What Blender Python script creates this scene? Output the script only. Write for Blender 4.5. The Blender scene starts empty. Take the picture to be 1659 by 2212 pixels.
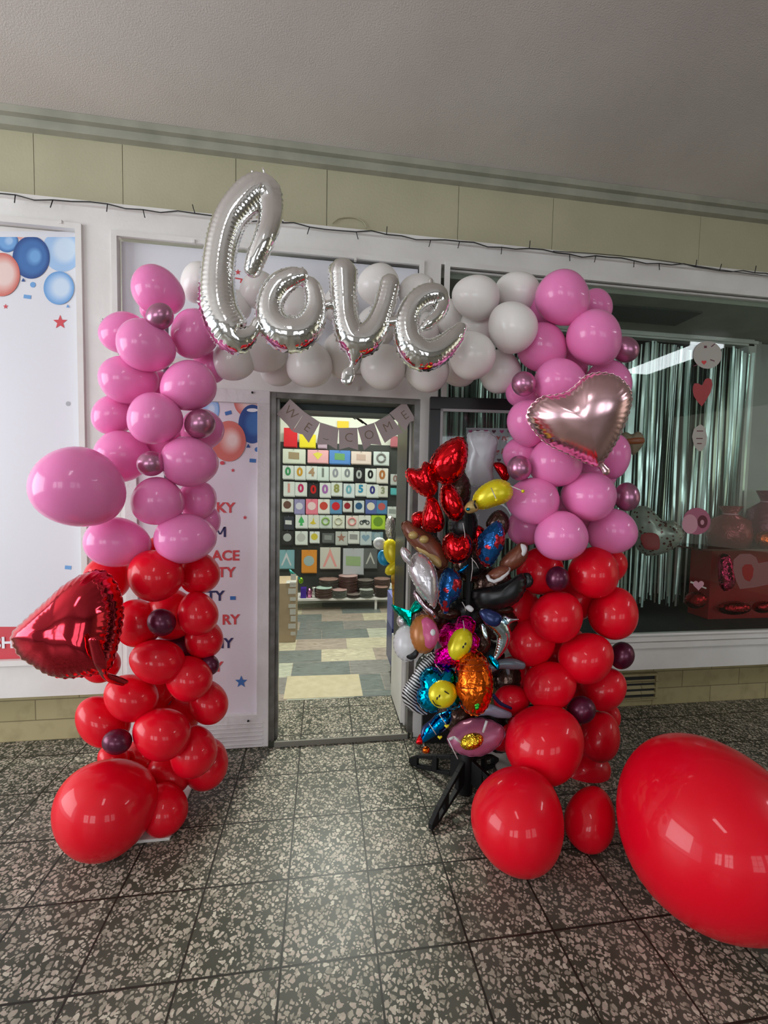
import bpy, math, random
from mathutils import Vector, Matrix
random.seed(7)
scn = bpy.context.scene
C = scn.collection
PI = math.pi

# ------------------------------------------------------------------ camera
F_PX, YAW, PITCH, ROLL = 921.54, 0.141967, 0.054797, 0.0198812
CX, CY, CAM_H = 829.5, 1106.0, 1.48
fwd = Vector((math.sin(YAW)*math.cos(PITCH), math.cos(YAW)*math.cos(PITCH), -math.sin(PITCH)))
_r0 = Vector((math.cos(YAW), -math.sin(YAW), 0)); _u0 = _r0.cross(fwd)
RGT = math.cos(ROLL)*_r0 + math.sin(ROLL)*_u0
UPV = -math.sin(ROLL)*_r0 + math.cos(ROLL)*_u0
EYE = Vector((0, 0, CAM_H))
cam = bpy.data.cameras.new('camera'); cam.sensor_fit = 'HORIZONTAL'; cam.sensor_width = 36
cam.lens = 36*F_PX/1659; cam.clip_start = .02; cam.clip_end = 200
camo = bpy.data.objects.new('camera', cam); C.objects.link(camo)
m3 = Matrix((RGT, UPV, -fwd)).transposed()
camo.matrix_world = Matrix.Translation(EYE) @ m3.to_4x4()
scn.camera = camo
scn.view_settings.view_transform = 'Standard'; scn.view_settings.look = 'None'
scn.view_settings.gamma = 1; scn.view_settings.use_curve_mapping = False
scn.view_settings.exposure = 0.12

# ------------------------------------------------------------------ world and lights
w = bpy.data.worlds.new('sky'); scn.world = w; w.use_nodes = True
w.node_tree.nodes['Background'].inputs[0].default_value = (.80, .90, 1.0, 1)
w.node_tree.nodes['Background'].inputs[1].default_value = 1.3

def area(name, loc, target, sx, sy, power, col=(1, 1, 1), spread=None):
    l = bpy.data.lights.new(name, 'AREA'); l.shape = 'RECTANGLE'; l.size = sx; l.size_y = sy
    l.energy = power; l.color = col
    if spread: l.spread = spread
    o = bpy.data.objects.new(name, l); C.objects.link(o); o.location = loc
    o.rotation_euler = (Vector(target)-Vector(loc)).to_track_quat('-Z', 'Y').to_euler()
    return o
DAY = (.93, .97, 1.0)
area('daylight_left_end', (-4.6, .4, 1.75), (0, .6, 1.2), 3.0, 2.3, 125, DAY)
for i, xx in enumerate((-3.4, -1.9, 1.2, 2.7)):
    area('daylight_back_window', (xx, -4.35, 1.75), (xx, 0, 1.75), 1.15, 1.7, (34, 30, 11, 9)[i], DAY)
area('daylight_right_end', (5.9, -.2, 1.7), (2, 1, 1.2), 2.2, 2.0, 7, (1, .96, .8))
area('shop_tube_light', (.16, 3.7, 2.62), (-.05, 1.9, 0), .3, .42, 72, (.96, 1.0, .90))
area('shop_tube_light', (.25, 4.75, 2.62), (.25, 4.75, 0), 1.6, .3, 19, (.96, 1.0, .90))

# ------------------------------------------------------------------ pixel helpers (a pixel and a distance give a place)
def ray(px, py):
    return (RGT*((px-CX)/F_PX) - UPV*((py-CY)/F_PX) + fwd)
def at(px, py, Y):
    d = ray(px, py); return EYE + d*(Y/d.y)
def atz(px, py, z=0.0):
    d = ray(px, py); return EYE + d*((z-CAM_H)/d.z)
def proj(P):
    v = P-EYE; z = v.dot(fwd)
    return Vector((CX+F_PX*v.dot(RGT)/z, CY-F_PX*v.dot(UPV)/z))

# ------------------------------------------------------------------ materials
def mat(name, col, rough=.5, metal=0., **k):
    m = bpy.data.materials.new(name); m.use_nodes = True
    b = m.node_tree.nodes['Principled BSDF']
    b.inputs['Base Color'].default_value = (*col, 1); b.inputs['Roughness'].default_value = rough
    b.inputs['Metallic'].default_value = metal
    for kk, v in k.items():
        b.inputs[kk.replace('_', ' ')].default_value = v
    return m
def nodes(m): return m.node_tree.nodes, m.node_tree.links, m.node_tree.nodes['Principled BSDF']
def noise_mat(name, c1, c2, scale=8, rough=.6, bump=.0, bscale=60, detail=4, metal=0.):
    m = mat(name, c1, rough, metal); N, L, b = nodes(m)
    tc = N.new('ShaderNodeTexCoord'); n = N.new('ShaderNodeTexNoise'); n.inputs['Scale'].default_value = scale
    n.inputs['Detail'].default_value = detail
    r = N.new('ShaderNodeValToRGB'); r.color_ramp.elements[0].position = .35; r.color_ramp.elements[1].position = .65
    r.color_ramp.elements[0].color = (*c1, 1); r.color_ramp.elements[1].color = (*c2, 1)
    L.new(tc.outputs['Object'], n.inputs['Vector']); L.new(n.outputs['Fac'], r.inputs['Fac']); L.new(r.outputs['Color'], b.inputs['Base Color'])
    if bump:
        n2 = N.new('ShaderNodeTexNoise'); n2.inputs['Scale'].default_value = bscale; n2.inputs['Detail'].default_value = 3
        L.new(tc.outputs['Object'], n2.inputs['Vector'])
        bp = N.new('ShaderNodeBump'); bp.inputs['Strength'].default_value = bump; bp.inputs['Distance'].default_value = .01
        L.new(n2.outputs['Fac'], bp.inputs['Height']); L.new(bp.outputs['Normal'], b.inputs['Normal'])
    return m
def foil_mat(name, col, rough=.09, bump=.12, scale=26, metal=1.0):
    m = mat(name, col, rough, metal); N, L, b = nodes(m)
    tc = N.new('ShaderNodeTexCoord'); n = N.new('ShaderNodeTexNoise'); n.inputs['Scale'].default_value = scale
    n.inputs['Detail'].default_value = 2; n.inputs['Distortion'].default_value = .6
    L.new(tc.outputs['Object'], n.inputs['Vector'])
    bp = N.new('ShaderNodeBump'); bp.inputs['Strength'].default_value = bump; bp.inputs['Distance'].default_value = .01
    L.new(n.outputs['Fac'], bp.inputs['Height']); L.new(bp.outputs['Normal'], b.inputs['Normal'])
    return m

M = {}
def latex(name, col, rough=.24):
    m = mat(name, col, rough, Specular_IOR_Level=.2, Coat_Weight=.36, Coat_Roughness=.035)
    b = m.node_tree.nodes['Principled BSDF']
    b.inputs['Subsurface Weight'].default_value = .25; b.inputs['Subsurface Radius'].default_value = (.05, .02, .02)
    b.inputs['Subsurface Scale'].default_value = .5
    return m
M['pink'] = latex('pink_latex', (.88, .24, .53))
M['red'] = latex('red_latex', (.76, .0015, .016), .36)
M['white'] = latex('white_latex', (.86, .82, .79), .3)
M['chrome'] = mat('mauve_chrome_latex', (.50, .20, .33), .28, .75, Coat_Weight=.3, Coat_Roughness=.2)
M['silver'] = foil_mat('silver_foil', (.93, .93, .92), .035, .05, 14)
M['redfoil'] = foil_mat('red_foil', (.72, .012, .018), .12, .30, 22)
M['bigredfoil'] = foil_mat('crimson_foil', (.62, .035, .055), .09, .12, 9)
M['rosefoil'] = foil_mat('rose_gold_foil', (.95, .60, .65), .22, .05, 9)
M['ceiling'] = noise_mat('painted_ceiling', (.60, .545, .51), (.66, .605, .565), 1.6, .5, .25, 160)
M['white_wood'] = noise_mat('white_painted_wood', (.70, .67, .64), (.78, .755, .73), 3, .45, .12, 30)
M['white_wood2'] = noise_mat('weathered_white_paint', (.62, .58, .58), (.72, .68, .68), 5, .5, .25, 40)
M['cream'] = noise_mat('cream_wall_panel', (.43, .40, .27), (.475, .44, .30), 2.5, .6, .1, 80)
M['trimgrey'] = noise_mat('grey_green_cornice', (.30, .30, .24), (.38, .37, .30), 6, .6)
M['dark'] = mat('black_frame', (.012, .012, .013), .35)
M['black'] = mat('black_metal', (.006, .006, .007), .6, Specular_IOR_Level=.3)
M['blackfab'] = mat('black_panel', (.018, .019, .021), .7)
M['steel'] = noise_mat('worn_grey_metal', (.16, .15, .14), (.26, .25, .24), 12, .35, .0, 60, 4, .6)
M['signwhite'] = mat('sign_film', (.74, .735, .78), .25)
M['leafwhite'] = mat('door_sign_film', (.70, .63, .68), .3)
M['printred'] = mat('print_red', (.60, .07, .08), .4)
M['printnavy'] = mat('print_navy', (.03, .035, .11), .4)
M['printblue'] = mat('print_blue', (.10, .24, .55), .4)
M['printwhite'] = mat('print_white', (.82, .82, .86), .4)
M['banner'] = mat('banner_card', (.46, .375, .37), .6)
M['gold'] = mat('gold_print', (.18, .12, .075), .35, .3)
M['string'] = mat('thin_string', (.55, .52, .5), .5)
M['greytape'] = mat('grey_pole', (.25, .2, .25), .4)
M['cardboard'] = noise_mat('cardboard', (.36, .27, .17), (.42, .32, .21), 5, .7)
M['tape'] = mat('packing_tape', (.55, .54, .5), .2)

def glass_mat(name, tint=(.9, .95, .93), refl=.06):
    m = bpy.data.materials.new(name); m.use_nodes = True; N, L = m.node_tree.nodes, m.node_tree.links
    N.clear(); o = N.new('ShaderNodeOutputMaterial'); t = N.new('ShaderNodeBsdfTransparent'); t.inputs[0].default_value = (*tint, 1)
    g = N.new('ShaderNodeBsdfGlossy'); g.inputs['Roughness'].default_value = .0
    lw = N.new('ShaderNodeLayerWeight'); lw.inputs['Blend'].default_value = .5
    pw = N.new('ShaderNodeMath'); pw.operation = 'POWER'; L.new(lw.outputs['Facing'], pw.inputs[0]); pw.inputs[1].default_value = 5
    fr = N.new('ShaderNodeMath'); fr.operation = 'MULTIPLY_ADD'; L.new(pw.outputs[0], fr.inputs[0]); fr.inputs[1].default_value = .45; fr.inputs[2].default_value = .032
    mx = N.new('ShaderNodeMixShader'); L.new(fr.outputs[0], mx.inputs[0])
    L.new(t.outputs[0], mx.inputs[1]); L.new(g.outputs[0], mx.inputs[2]); L.new(mx.outputs[0], o.inputs[0])
    return m
M['glass'] = glass_mat('window_glass')

def emis(name, col, s):
    m = bpy.data.materials.new(name); m.use_nodes = True; b = m.node_tree.nodes['Principled BSDF']
    b.inputs['Base Color'].default_value = (*col, 1); b.inputs['Emission Color'].default_value = (*col, 1); b.inputs['Emission Strength'].default_value = s
    return m
M['lampglow'] = emis('lamp_diffuser', (.93, .97, 1), 9)
M['shopglow'] = emis('shop_lamp_diffuser', (1, 1, .92), 4)

def terrazzo():
    m = mat('terrazzo_tiles', (.1, .1, .08), .3); N, L, b = nodes(m)
    geo = N.new('ShaderNodeNewGeometry'); sep = N.new('ShaderNodeSeparateXYZ'); L.new(geo.outputs['Position'], sep.inputs[0])
    def math_(op, a, b_=None, c=None):
        n = N.new('ShaderNodeMath'); n.operation = op
        for i, v in enumerate((a, b_, c)):
            if v is None: continue
            if isinstance(v, (int, float)): n.inputs[i].default_value = v
            else: L.new(v, n.inputs[i])
        return n.outputs[0]
    # chips: two sizes of voronoi cells, irregular
    nz = N.new('ShaderNodeTexNoise'); nz.inputs['Scale'].default_value = 42; L.new(geo.outputs['Position'], nz.inputs['Vector'])
    vadd = N.new('ShaderNodeVectorMath'); vadd.operation = 'MULTIPLY_ADD'
    L.new(nz.outputs['Color'], vadd.inputs[0]); vadd.inputs[1].default_value = (.012, .012, .012); L.new(geo.outputs['Position'], vadd.inputs[2])
    def chips(scale, keep, edge, off):
        mp = N.new('ShaderNodeMapping'); mp.inputs['Location'].default_value = off; mp.inputs['Rotation'].default_value = (0, 0, .5)
        L.new(vadd.outputs[0], mp.inputs['Vector'])
        a = N.new('ShaderNodeTexVoronoi'); a.voronoi_dimensions = '2D'; a.feature = 'DISTANCE_TO_EDGE'; a.inputs['Randomness'].default_value = .95; a.inputs['Scale'].default_value = scale
        c = N.new('ShaderNodeTexVoronoi'); c.voronoi_dimensions = '2D'; c.feature = 'F1'; c.inputs['Scale'].default_value = scale
        L.new(mp.outputs[0], a.inputs['Vector']); L.new(mp.outputs[0], c.inputs['Vector'])
        sc = N.new('ShaderNodeSeparateColor'); L.new(c.outputs['Color'], sc.inputs[0])
        thr = math_('MULTIPLY_ADD', sc.outputs[1], .14, edge)
        inside = math_('GREATER_THAN', a.outputs['Distance'], thr)
        kp = math_('GREATER_THAN', sc.outputs[0], 1-keep)
        inside = math_('MULTIPLY', inside, math_('LESS_THAN', c.outputs['Distance'], .47))
        return math_('MULTIPLY', inside, kp), sc.outputs[2]
    k1, h1 = chips(47, .64, .10, (0, 0, 0)); k2, h2 = chips(84, .58, .09, (3.1, 1.7, 0))
    tot = math_('MAXIMUM', k1, k2); hue = math_('MULTIPLY_ADD', h1, .6, math_('MULTIPLY', h2, .4))
    cr = N.new('ShaderNodeValToRGB'); e = cr.color_ramp.elements
    e[0].position = .12; e[0].color = (.20, .18, .14, 1); e[1].position = .85; e[1].color = (.56, .52, .42, 1)
    x = e.new(.4); x.color = (.36, .33, .26, 1); x = e.new(.62); x.color = (.42, .345, .285, 1)
    L.new(hue, cr.inputs[0])
    mn = N.new('ShaderNodeTexNoise'); mn.inputs['Scale'].default_value = 3.3; L.new(geo.outputs['Position'], mn.inputs['Vector'])
    mr = N.new('ShaderNodeValToRGB'); mr.color_ramp.elements[0].color = (.055, .058, .042, 1); mr.color_ramp.elements[1].color = (.085, .084, .066, 1)
    mr.color_ramp.elements[0].position = .4; mr.color_ramp.elements[1].position = .6
    L.new(mn.outputs['Fac'], mr.inputs[0])
    mx = N.new('ShaderNodeMix'); mx.data_type = 'RGBA'; L.new(tot, mx.inputs[0]); L.new(mr.outputs[0], mx.inputs[6]); L.new(cr.outputs[0], mx.inputs[7])
    # joints
    def joint(s, o):
        t = math_('FRACT', math_('MULTIPLY', math_('SUBTRACT', s, o), 1/.3))
        d = math_('MINIMUM', t, math_('SUBTRACT', 1.0, t))
        return math_('LESS_THAN', d, .012)
    jt = math_('MAXIMUM', joint(sep.outputs[0], -.1125), joint(sep.outputs[1], 2.1647-6))
    mx2 = N.new('ShaderNodeMix'); mx2.data_type = 'RGBA'; L.new(jt, mx2.inputs[0]); L.new(mx.outputs[2], mx2.inputs[6]); mx2.inputs[7].default_value = (.02, .018, .013, 1)
    L.new(mx2.outputs[2], b.inputs['Base Color'])
    b.inputs['Specular IOR Level'].default_value = .3; rg = math_('MULTIPLY_ADD', mn.outputs['Fac'], .25, .27); L.new(rg, b.inputs['Roughness'])
    bp = N.new('ShaderNodeBump'); bp.inputs['Strength'].default_value = .6; bp.inputs['Distance'].default_value = .003
    L.new(math_('SUBTRACT', 1.0, jt), bp.inputs['Height']); L.new(bp.outputs['Normal'], b.inputs['Normal'])
    return m
M['terrazzo'] = terrazzo()

def marble():
    m = mat('marble_tiles', (.5, .5, .45), .3); N, L, b = nodes(m)
    geo = N.new('ShaderNodeNewGeometry'); mp = N.new('ShaderNodeMapping'); mp.inputs['Scale'].default_value = (1, 1, 1); L.new(geo.outputs['Position'], mp.inputs['Vector'])
    br = N.new('ShaderNodeTexBrick'); br.offset = .5; br.inputs['Scale'].default_value = 1; br.inputs['Brick Width'].default_value = .46; br.inputs['Row Height'].default_value = .27
    br.inputs['Mortar Size'].default_value = .002; br.inputs['Color1'].default_value = (0, 0, 0, 1); br.inputs['Color2'].default_value = (1, 1, 1, 1); br.inputs['Mortar'].default_value = (.3, .3, .3, 1)
    br.inputs['Bias'].default_value = 0
    L.new(mp.outputs[0], br.inputs['Vector'])
    cr = N.new('ShaderNodeValToRGB'); cr.color_ramp.interpolation = 'CONSTANT'; e = cr.color_ramp.elements
    e[0].color = (.17, .19, .18, 1); e[1].position = .8; e[1].color = (.52, .47, .34, 1)
    for p, c in ((.25, (.36, .30, .25)), (.45, (.44, .45, .36)), (.62, (.24, .23, .215))):
        x = e.new(p); x.color = (*c, 1)
    L.new(br.outputs['Color'], cr.inputs[0])
    wv = N.new('ShaderNodeTexNoise'); wv.inputs['Scale'].default_value = 5; wv.inputs['Distortion'].default_value = 3; wv.inputs['Detail'].default_value = 5
    mp2 = N.new('ShaderNodeMapping'); mp2.inputs['Scale'].default_value = (1, 5, 1); mp2.inputs['Rotation'].default_value = (0, 0, .5)
    L.new(geo.outputs['Position'], mp2.inputs['Vector']); L.new(mp2.outputs[0], wv.inputs['Vector'])
    mx = N.new('ShaderNodeMix'); mx.data_type = 'RGBA'; mx.blend_type = 'OVERLAY'; mx.inputs[0].default_value = .75
    L.new(cr.outputs[0], mx.inputs[6]); L.new(wv.outputs['Fac'], mx.inputs[7]); L.new(mx.outputs[2], b.inputs['Base Color'])
    return m
M['marble'] = marble()

def brick():
    m = mat('yellow_painted_blocks', (.4, .35, .2), .65); N, L, b = nodes(m)
    tc = N.new('ShaderNodeTexCoord'); mp = N.new('ShaderNodeMapping'); mp.inputs['Rotation'].default_value = (PI/2, 0, 0)
    L.new(tc.outputs['Object'], mp.inputs['Vector'])
    br = N.new('ShaderNodeTexBrick'); br.inputs['Scale'].default_value = 1; br.inputs['Brick Width'].default_value = .46; br.inputs['Row Height'].default_value = .12
    br.inputs['Mortar Size'].default_value = .003; br.inputs['Color1'].default_value = (.38, .325, .165, 1); br.inputs['Color2'].default_value = (.43, .36, .19, 1)
    br.inputs['Mortar'].default_value = (.2, .16, .08, 1)
    L.new(mp.outputs[0], br.inputs['Vector'])
    n = N.new('ShaderNodeTexNoise'); n.inputs['Scale'].default_value = 9; n.inputs['Detail'].default_value = 6; L.new(tc.outputs['Object'], n.inputs['Vector'])
    mx = N.new('ShaderNodeMix'); mx.data_type = 'RGBA'; mx.blend_type = 'MULTIPLY'; mx.inputs[0].default_value = .35
    cr = N.new('ShaderNodeValToRGB'); cr.color_ramp.elements[0].color = (.45, .42, .35, 1); cr.color_ramp.elements[0].position = .3; cr.color_ramp.elements[1].position = .5
    L.new(n.outputs['Fac'], cr.inputs[0]); L.new(br.outputs['Color'], mx.inputs[6]); L.new(cr.outputs[0], mx.inputs[7]); L.new(mx.outputs[2], b.inputs['Base Color'])
    bp = N.new('ShaderNodeBump'); bp.inputs['Strength'].default_value = .5; bp.inputs['Distance'].default_value = .004; bp.invert = True
    L.new(br.outputs['Fac'], bp.inputs['Height']); L.new(bp.outputs['Normal'], b.inputs['Normal'])
    return m
M['brick'] = brick()

# ------------------------------------------------------------------ mesh helpers
class MB:
    def __init__(s): s.v = []; s.f = []; s.m = []; s.sm = []
    def add(s, vs, fs, mi=0, smooth=False):
        o = len(s.v); s.v += [tuple(v) for v in vs]; s.f += [tuple(i+o for i in f) for f in fs]
        s.m += [mi]*len(fs); s.sm += [smooth]*len(fs); return s
    def box(s, x0, x1, y0, y1, z0, z1, mi=0, mtx=None):
        vs = [Vector((x, y, z)) for x in (x0, x1) for y in (y0, y1) for z in (z0, z1)]
        if mtx: vs = [mtx @ v for v in vs]
        return s.add(vs, [(0, 1, 3, 2), (4, 6, 7, 5), (0, 4, 5, 1), (2, 3, 7, 6), (0, 2, 6, 4), (1, 5, 7, 3)], mi)
    def tube(s, pts, r, n=8, mi=0, caps=True):
        pts = [Vector(p) for p in pts]; rs = r if isinstance(r, (list, tuple)) else [r]*len(pts)
        vs = []; prev = None
        for i, p in enumerate(pts):
            t = (pts[min(i+1, len(pts)-1)]-pts[max(i-1, 0)]).normalized()
            a = prev if prev and abs(prev.dot(t)) < .95 else (Vector((0, 0, 1)) if abs(t.z) < .9 else Vector((1, 0, 0)))
            x = t.cross(a).normalized(); y = x.cross(t).normalized(); prev = y
            vs += [p+(x*math.cos(2*PI*k/n)+y*math.sin(2*PI*k/n))*rs[i] for k in range(n)]
        fs = [(i*n+k, i*n+(k+1) % n, (i+1)*n+(k+1) % n, (i+1)*n+k) for i in range(len(pts)-1) for k in range(n)]
        if caps: fs += [tuple(range(n))[::-1], tuple(range((len(pts)-1)*n, len(pts)*n))]
        return s.add(vs, fs, mi, True)
    def lathe(s, prof, loc=(0, 0, 0), n=24, mi=0, mtx=None, smooth=True):
        vs = []
        for r, z in prof:
            for k in range(n):
                v = Vector((r*math.cos(2*PI*k/n), r*math.sin(2*PI*k/n), z))
                vs.append((mtx @ v if mtx else v)+Vector(loc))
        fs = [(i*n+k, i*n+(k+1) % n, (i+1)*n+(k+1) % n, (i+1)*n+k) for i in range(len(prof)-1) for k in range(n)]
        return s.add(vs, fs, mi, smooth)
    def poly(s, pts, depth=None, mi=0):
        """pts: 3D outline; depth: vector to extrude along"""
        pts = [Vector(p) for p in pts]; n = len(pts)
        if depth is None: return s.add(pts, [tuple(range(n))], mi)
        q = [p+depth for p in pts]
        return s.add(pts+q, [tuple(range(n)), tuple(range(n, 2*n))[::-1]]+[(i, n+i, n+(i+1) % n, (i+1) % n) for i in range(n)], mi)
    def build(s, name, ms, parent=None, origin=None, fix=True):
        me = bpy.data.meshes.new(name)
        if origin is None and parent is None and s.v:
            xs = list(zip(*s.v)); origin = Vector(((min(xs[0])+max(xs[0]))/2, (min(xs[1])+max(xs[1]))/2, min(xs[2])))
        og = Vector(origin) if origin is not None else (Vector(parent.matrix_basis.translation) if parent is not None and parent.type == 'EMPTY' else Vector())
        if parent is not None:
            og = wpos(parent)
        me.from_pydata([tuple(Vector(v)-og) for v in s.v], [], s.f)
        for mm in (ms if isinstance(ms, (list, tuple)) else [ms]): me.materials.append(mm)
        me.polygons.foreach_set('material_index', s.m); me.polygons.foreach_set('use_smooth', s.sm)
        me.update()
        if fix:
            import bmesh
            bm = bmesh.new(); bm.from_mesh(me); bmesh.ops.recalc_face_normals(bm, faces=bm.faces); bm.to_mesh(me); bm.free()
        o = bpy.data.objects.new(name, me); C.objects.link(o)
        if parent is not None: o.parent = parent
        else: o.location = og
        return o
def wpos(o):
    p = Vector(o.location)
    while o.parent is not None:
        o = o.parent; p += Vector(o.location)
    return p
def tag(o, label, cat, group=None):
    o['label'] = label; o['category'] = cat
    if group: o['group'] = group
    return o
def struct(o): o['kind'] = 'structure'; return o
def thing(name, loc, label, cat, group=None):
    o = bpy.data.objects.new(name, None); C.objects.link(o); o.location = loc; o.empty_display_size = .05
    return tag(o, label, cat, group)
def bx(name, m, x0, x1, y0, y1, z0, z1, parent=None):
    return MB().box(x0, x1, y0, y1, z0, z1).build(name, m, parent)
def bev(o, w=.003, seg=2):
    b = o.modifiers.new('bevel', 'BEVEL'); b.width = w; b.segments = seg; b.limit_method = 'ANGLE'; return o

def text(name, body, size, m, parent, P, right, up, extr=.0006, bold=0., align='CENTER', shear=0.):
    c = bpy.data.curves.new(name, 'FONT'); c.body = body; c.size = size; c.extrude = extr; c.offset = bold*size
    c.align_x = align; c.align_y = 'CENTER'; c.shear = shear; c.resolution_u = 3
    t = bpy.data.objects.new('tmp', c); C.objects.link(t)
    dg = bpy.context.evaluated_depsgraph_get(); dg.update()
    me = bpy.data.meshes.new_from_object(t.evaluated_get(dg)); C.objects.unlink(t); bpy.data.objects.remove(t); bpy.data.curves.remove(c)
    r = Vector(right).normalized(); u = Vector(up).normalized(); n = r.cross(u)
    og = wpos(parent) if parent is not None else Vector()
    mt = Matrix.Translation(Vector(P)-og) @ Matrix((r, u, n)).transposed().to_4x4()
    me.transform(mt); me.materials.clear(); me.materials.append(m)
    o = bpy.data.objects.new(name, me); C.objects.link(o)
    if parent is not None: o.parent = parent
    return o
XR, ZU = Vector((1, 0, 0)), Vector((0, 0, 1))

def catmull(pts, n, closed=False):
    P = [Vector(p) for p in pts]; out = []; k = len(P)
    rng = k if closed else k-1
    for i in range(rng):
        p0 = P[(i-1) % k] if closed or i > 0 else P[0]*2-P[1]
        p1 = P[i]; p2 = P[(i+1) % k]; p3 = P[(i+2) % k] if closed or i+2 < k else P[-1]*2-P[-2]
        for j in range(n):
            t = j/n
            out.append(.5*((2*p1)+(-p0+p2)*t+(2*p0-5*p1+4*p2-p3)*t*t+(-p0+3*p1-3*p2+p3)*t*t*t))
    if not closed: out.append(P[-1])
    return out
def resample(pts, n):
    P = pts+[pts[0]]; L = [0]
    for a, b in zip(P, P[1:]): L.append(L[-1]+(b-a).length)
    out = []; j = 0
    for i in range(n):
        s = L[-1]*i/n
        while L[j+1] < s: j += 1
        t = (s-L[j])/max(1e-9, L[j+1]-L[j]); out.append(P[j].lerp(P[j+1], t))
    return out

def foil(mb, outline, centre, Y, thick, crimps=34, mi=0, n=136, rings=12, tilt=(0, 0), flange=.035, amp=.10, sharp=False, thick_back=None):
    """a puffed foil shape: outline and centre in pixels at distance Y; tilt (yaw, pitch) leans its plane"""
    pts = [Vector((x, y, 0)) for x, y in outline]
    pts = resample(pts if sharp else catmull(pts, 8, True), n)
    c0 = Vector((centre[0], centre[1], 0)); O = at(centre[0], centre[1], Y)
    d = ray(*centre).normalized(); r = Vector((0, 0, 1)).cross(d).normalized()*-1; r = d.cross(Vector((0, 0, 1))).normalized(); u = r.cross(d).normalized(); nn = -d
    R = Matrix.Rotation(tilt[0], 3, u) @ Matrix.Rotation(tilt[1], 3, r)
    nrm = R @ nn
    def onplane(p):
        q = ray(p.x, p.y); t = (O-EYE).dot(nrm)/q.dot(nrm); return EYE+q*t
    E = [onplane(p) for p in pts]
    vs = [O+nrm*thick]; fs = []
    K = 2*PI*crimps/n
    for side in (1, -1):
        base = len(vs) if side == 1 else None
        for ri in range(1, rings+1):
            t = math.sin(ri/rings*PI/2)
            for i in range(n):
                th = thick*math.sqrt(max(0, 1-t**2.3))*(1+amp*2.2*math.sin(K*i)*t**12)
                tt = t*(1-(.012 if t > .8 else 0)*math.cos(K*i))
                if side == 1: vs.append(O+(E[i]-O)*tt+nrm*th)
                elif ri < rings: vs.append(O+(E[i]-O)*tt-nrm*th*(thick_back or 1))
        if side == 1:
            for ri in range(rings-1):
                for i in range(n):
                    a = 1+ri*n+i; b = 1+ri*n+(i+1) % n; fs.append((a, b, b+n, a+n))
            fs += [(0, 1+(i+1) % n, 1+i) for i in range(n)]
            edge = 1+(rings-1)*n
        else:
            s0 = edge+n
            for ri in range(rings-2):
                for i in range(n):
                    a = s0+ri*n+i; b = s0+ri*n+(i+1) % n; fs.append((a, a+n, b+n, b))
            for i in range(n):
                a = s0+(rings-2)*n+i; b = s0+(rings-2)*n+(i+1) % n; fs.append((a, edge+i, edge+(i+1) % n, b))
            vs.append(O-nrm*thick*(thick_back or 1)); c = len(vs)-1
            fs += [(c, s0+i, s0+(i+1) % n) for i in range(n)]
    # flange
    if flange:
        s1 = len(vs)
        for i in range(n):
            v = (E[i]-O); vs.append(O+v*(1+flange*(.8+.35*math.sin(K*i)))+nrm*thick*.04*math.cos(K*i))
        fs += [(edge+i, edge+(i+1) % n, s1+(i+1) % n, s1+i) for i in range(n)]
    mb.add(vs, fs, mi, True)
    return O, nrm

def puffy(mb, pix, rad, Y, k=1.0, depth=.85, crimp_px=9, mi=0, n=20, amp=.05, nrm=None):
    """an inflated foil stroke along a pixel path with pixel radii, at distance Y (Y may be a list)"""
    Ys = Y if isinstance(Y, (list, tuple)) else [Y]*len(pix)
    raw = [Vector((p[0], p[1], r)) for p, r in zip(pix, rad)]
    raw = [Vector((p.x, p.y, p.z)) for p in catmull(raw, 14)]
    yy = [v.x for v in catmull([Vector((y, 0, 0)) for y in Ys], 14)]
    P = [at(p.x, p.y, y) for p, y in zip(raw, yy)]
    Rr = [p.z*y/F_PX*k for p, y in zip(raw, yy)]
    N_ = Vector(nrm) if nrm else Vector((0, -1, 0))
    # rounded ends
    t0 = (P[0]-P[1]).normalized(); t1 = (P[-1]-P[-2]).normalized()
    head = [(P[0]+t0*Rr[0]*math.sin(a), Rr[0]*math.cos(a)) for a in (1.5, 1.25, .95, .6, .3)]
    tail = [(P[-1]+t1*Rr[-1]*math.sin(a), Rr[-1]*math.cos(a)) for a in (.3, .6, .95, 1.25, 1.5)]
    P2 = [a for a, _ in head]+P+[a for a, _ in tail]; R2 = [b for _, b in head]+Rr+[b for _, b in tail]
    vs = []; s = 0
    for i, (p, r) in enumerate(zip(P2, R2)):
        t = (P2[min(i+1, len(P2)-1)]-P2[max(i-1, 0)]).normalized()
        if i: s += (p-P2[i-1]).length*F_PX/yy[0]
        side = t.cross(N_).normalized(); nn = side.cross(t).normalized()
        cr = math.sin(s*2*PI/crimp_px)
        for j in range(n):
            a = 2*PI*j/n; c, sn = math.cos(a), math.sin(a)
            e = abs(c)**4
            fl = 1.10+.05*cr if abs(c) > .99 else 1.0
            dep = depth*(1-amp*cr*e*2.0)
            vs.append(p+side*(r*c*fl*(1-amp*.3*cr*e))+nn*(r*sn*dep))
    m_ = len(P2)
    fs = [(i*n+j, i*n+(j+1) % n, (i+1)*n+(j+1) % n, (i+1)*n+j) for i in range(m_-1) for j in range(n)]
    fs += [tuple(range(n)), tuple(range((m_-1)*n, m_*n))]
    mb.add(vs, fs, mi, True)

# ------------------------------------------------------------------ SETTING
Yf, Yb = 2.42, 2.62          # face of the white timber front, face of the block wall below it
ZC = 3.32
def add_struct(name, m, *b): return struct(bx(name, m, *b))
struct(MB().box(-7, 7, -5, 2.90, -.1, 0).build('floor', M['terrazzo'], origin=(0, 0, 0)))
struct(MB().box(-7, 7, -5, 2.7, ZC, ZC+.15).build('ceiling', M['ceiling'], origin=(0, 0, ZC)))
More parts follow.
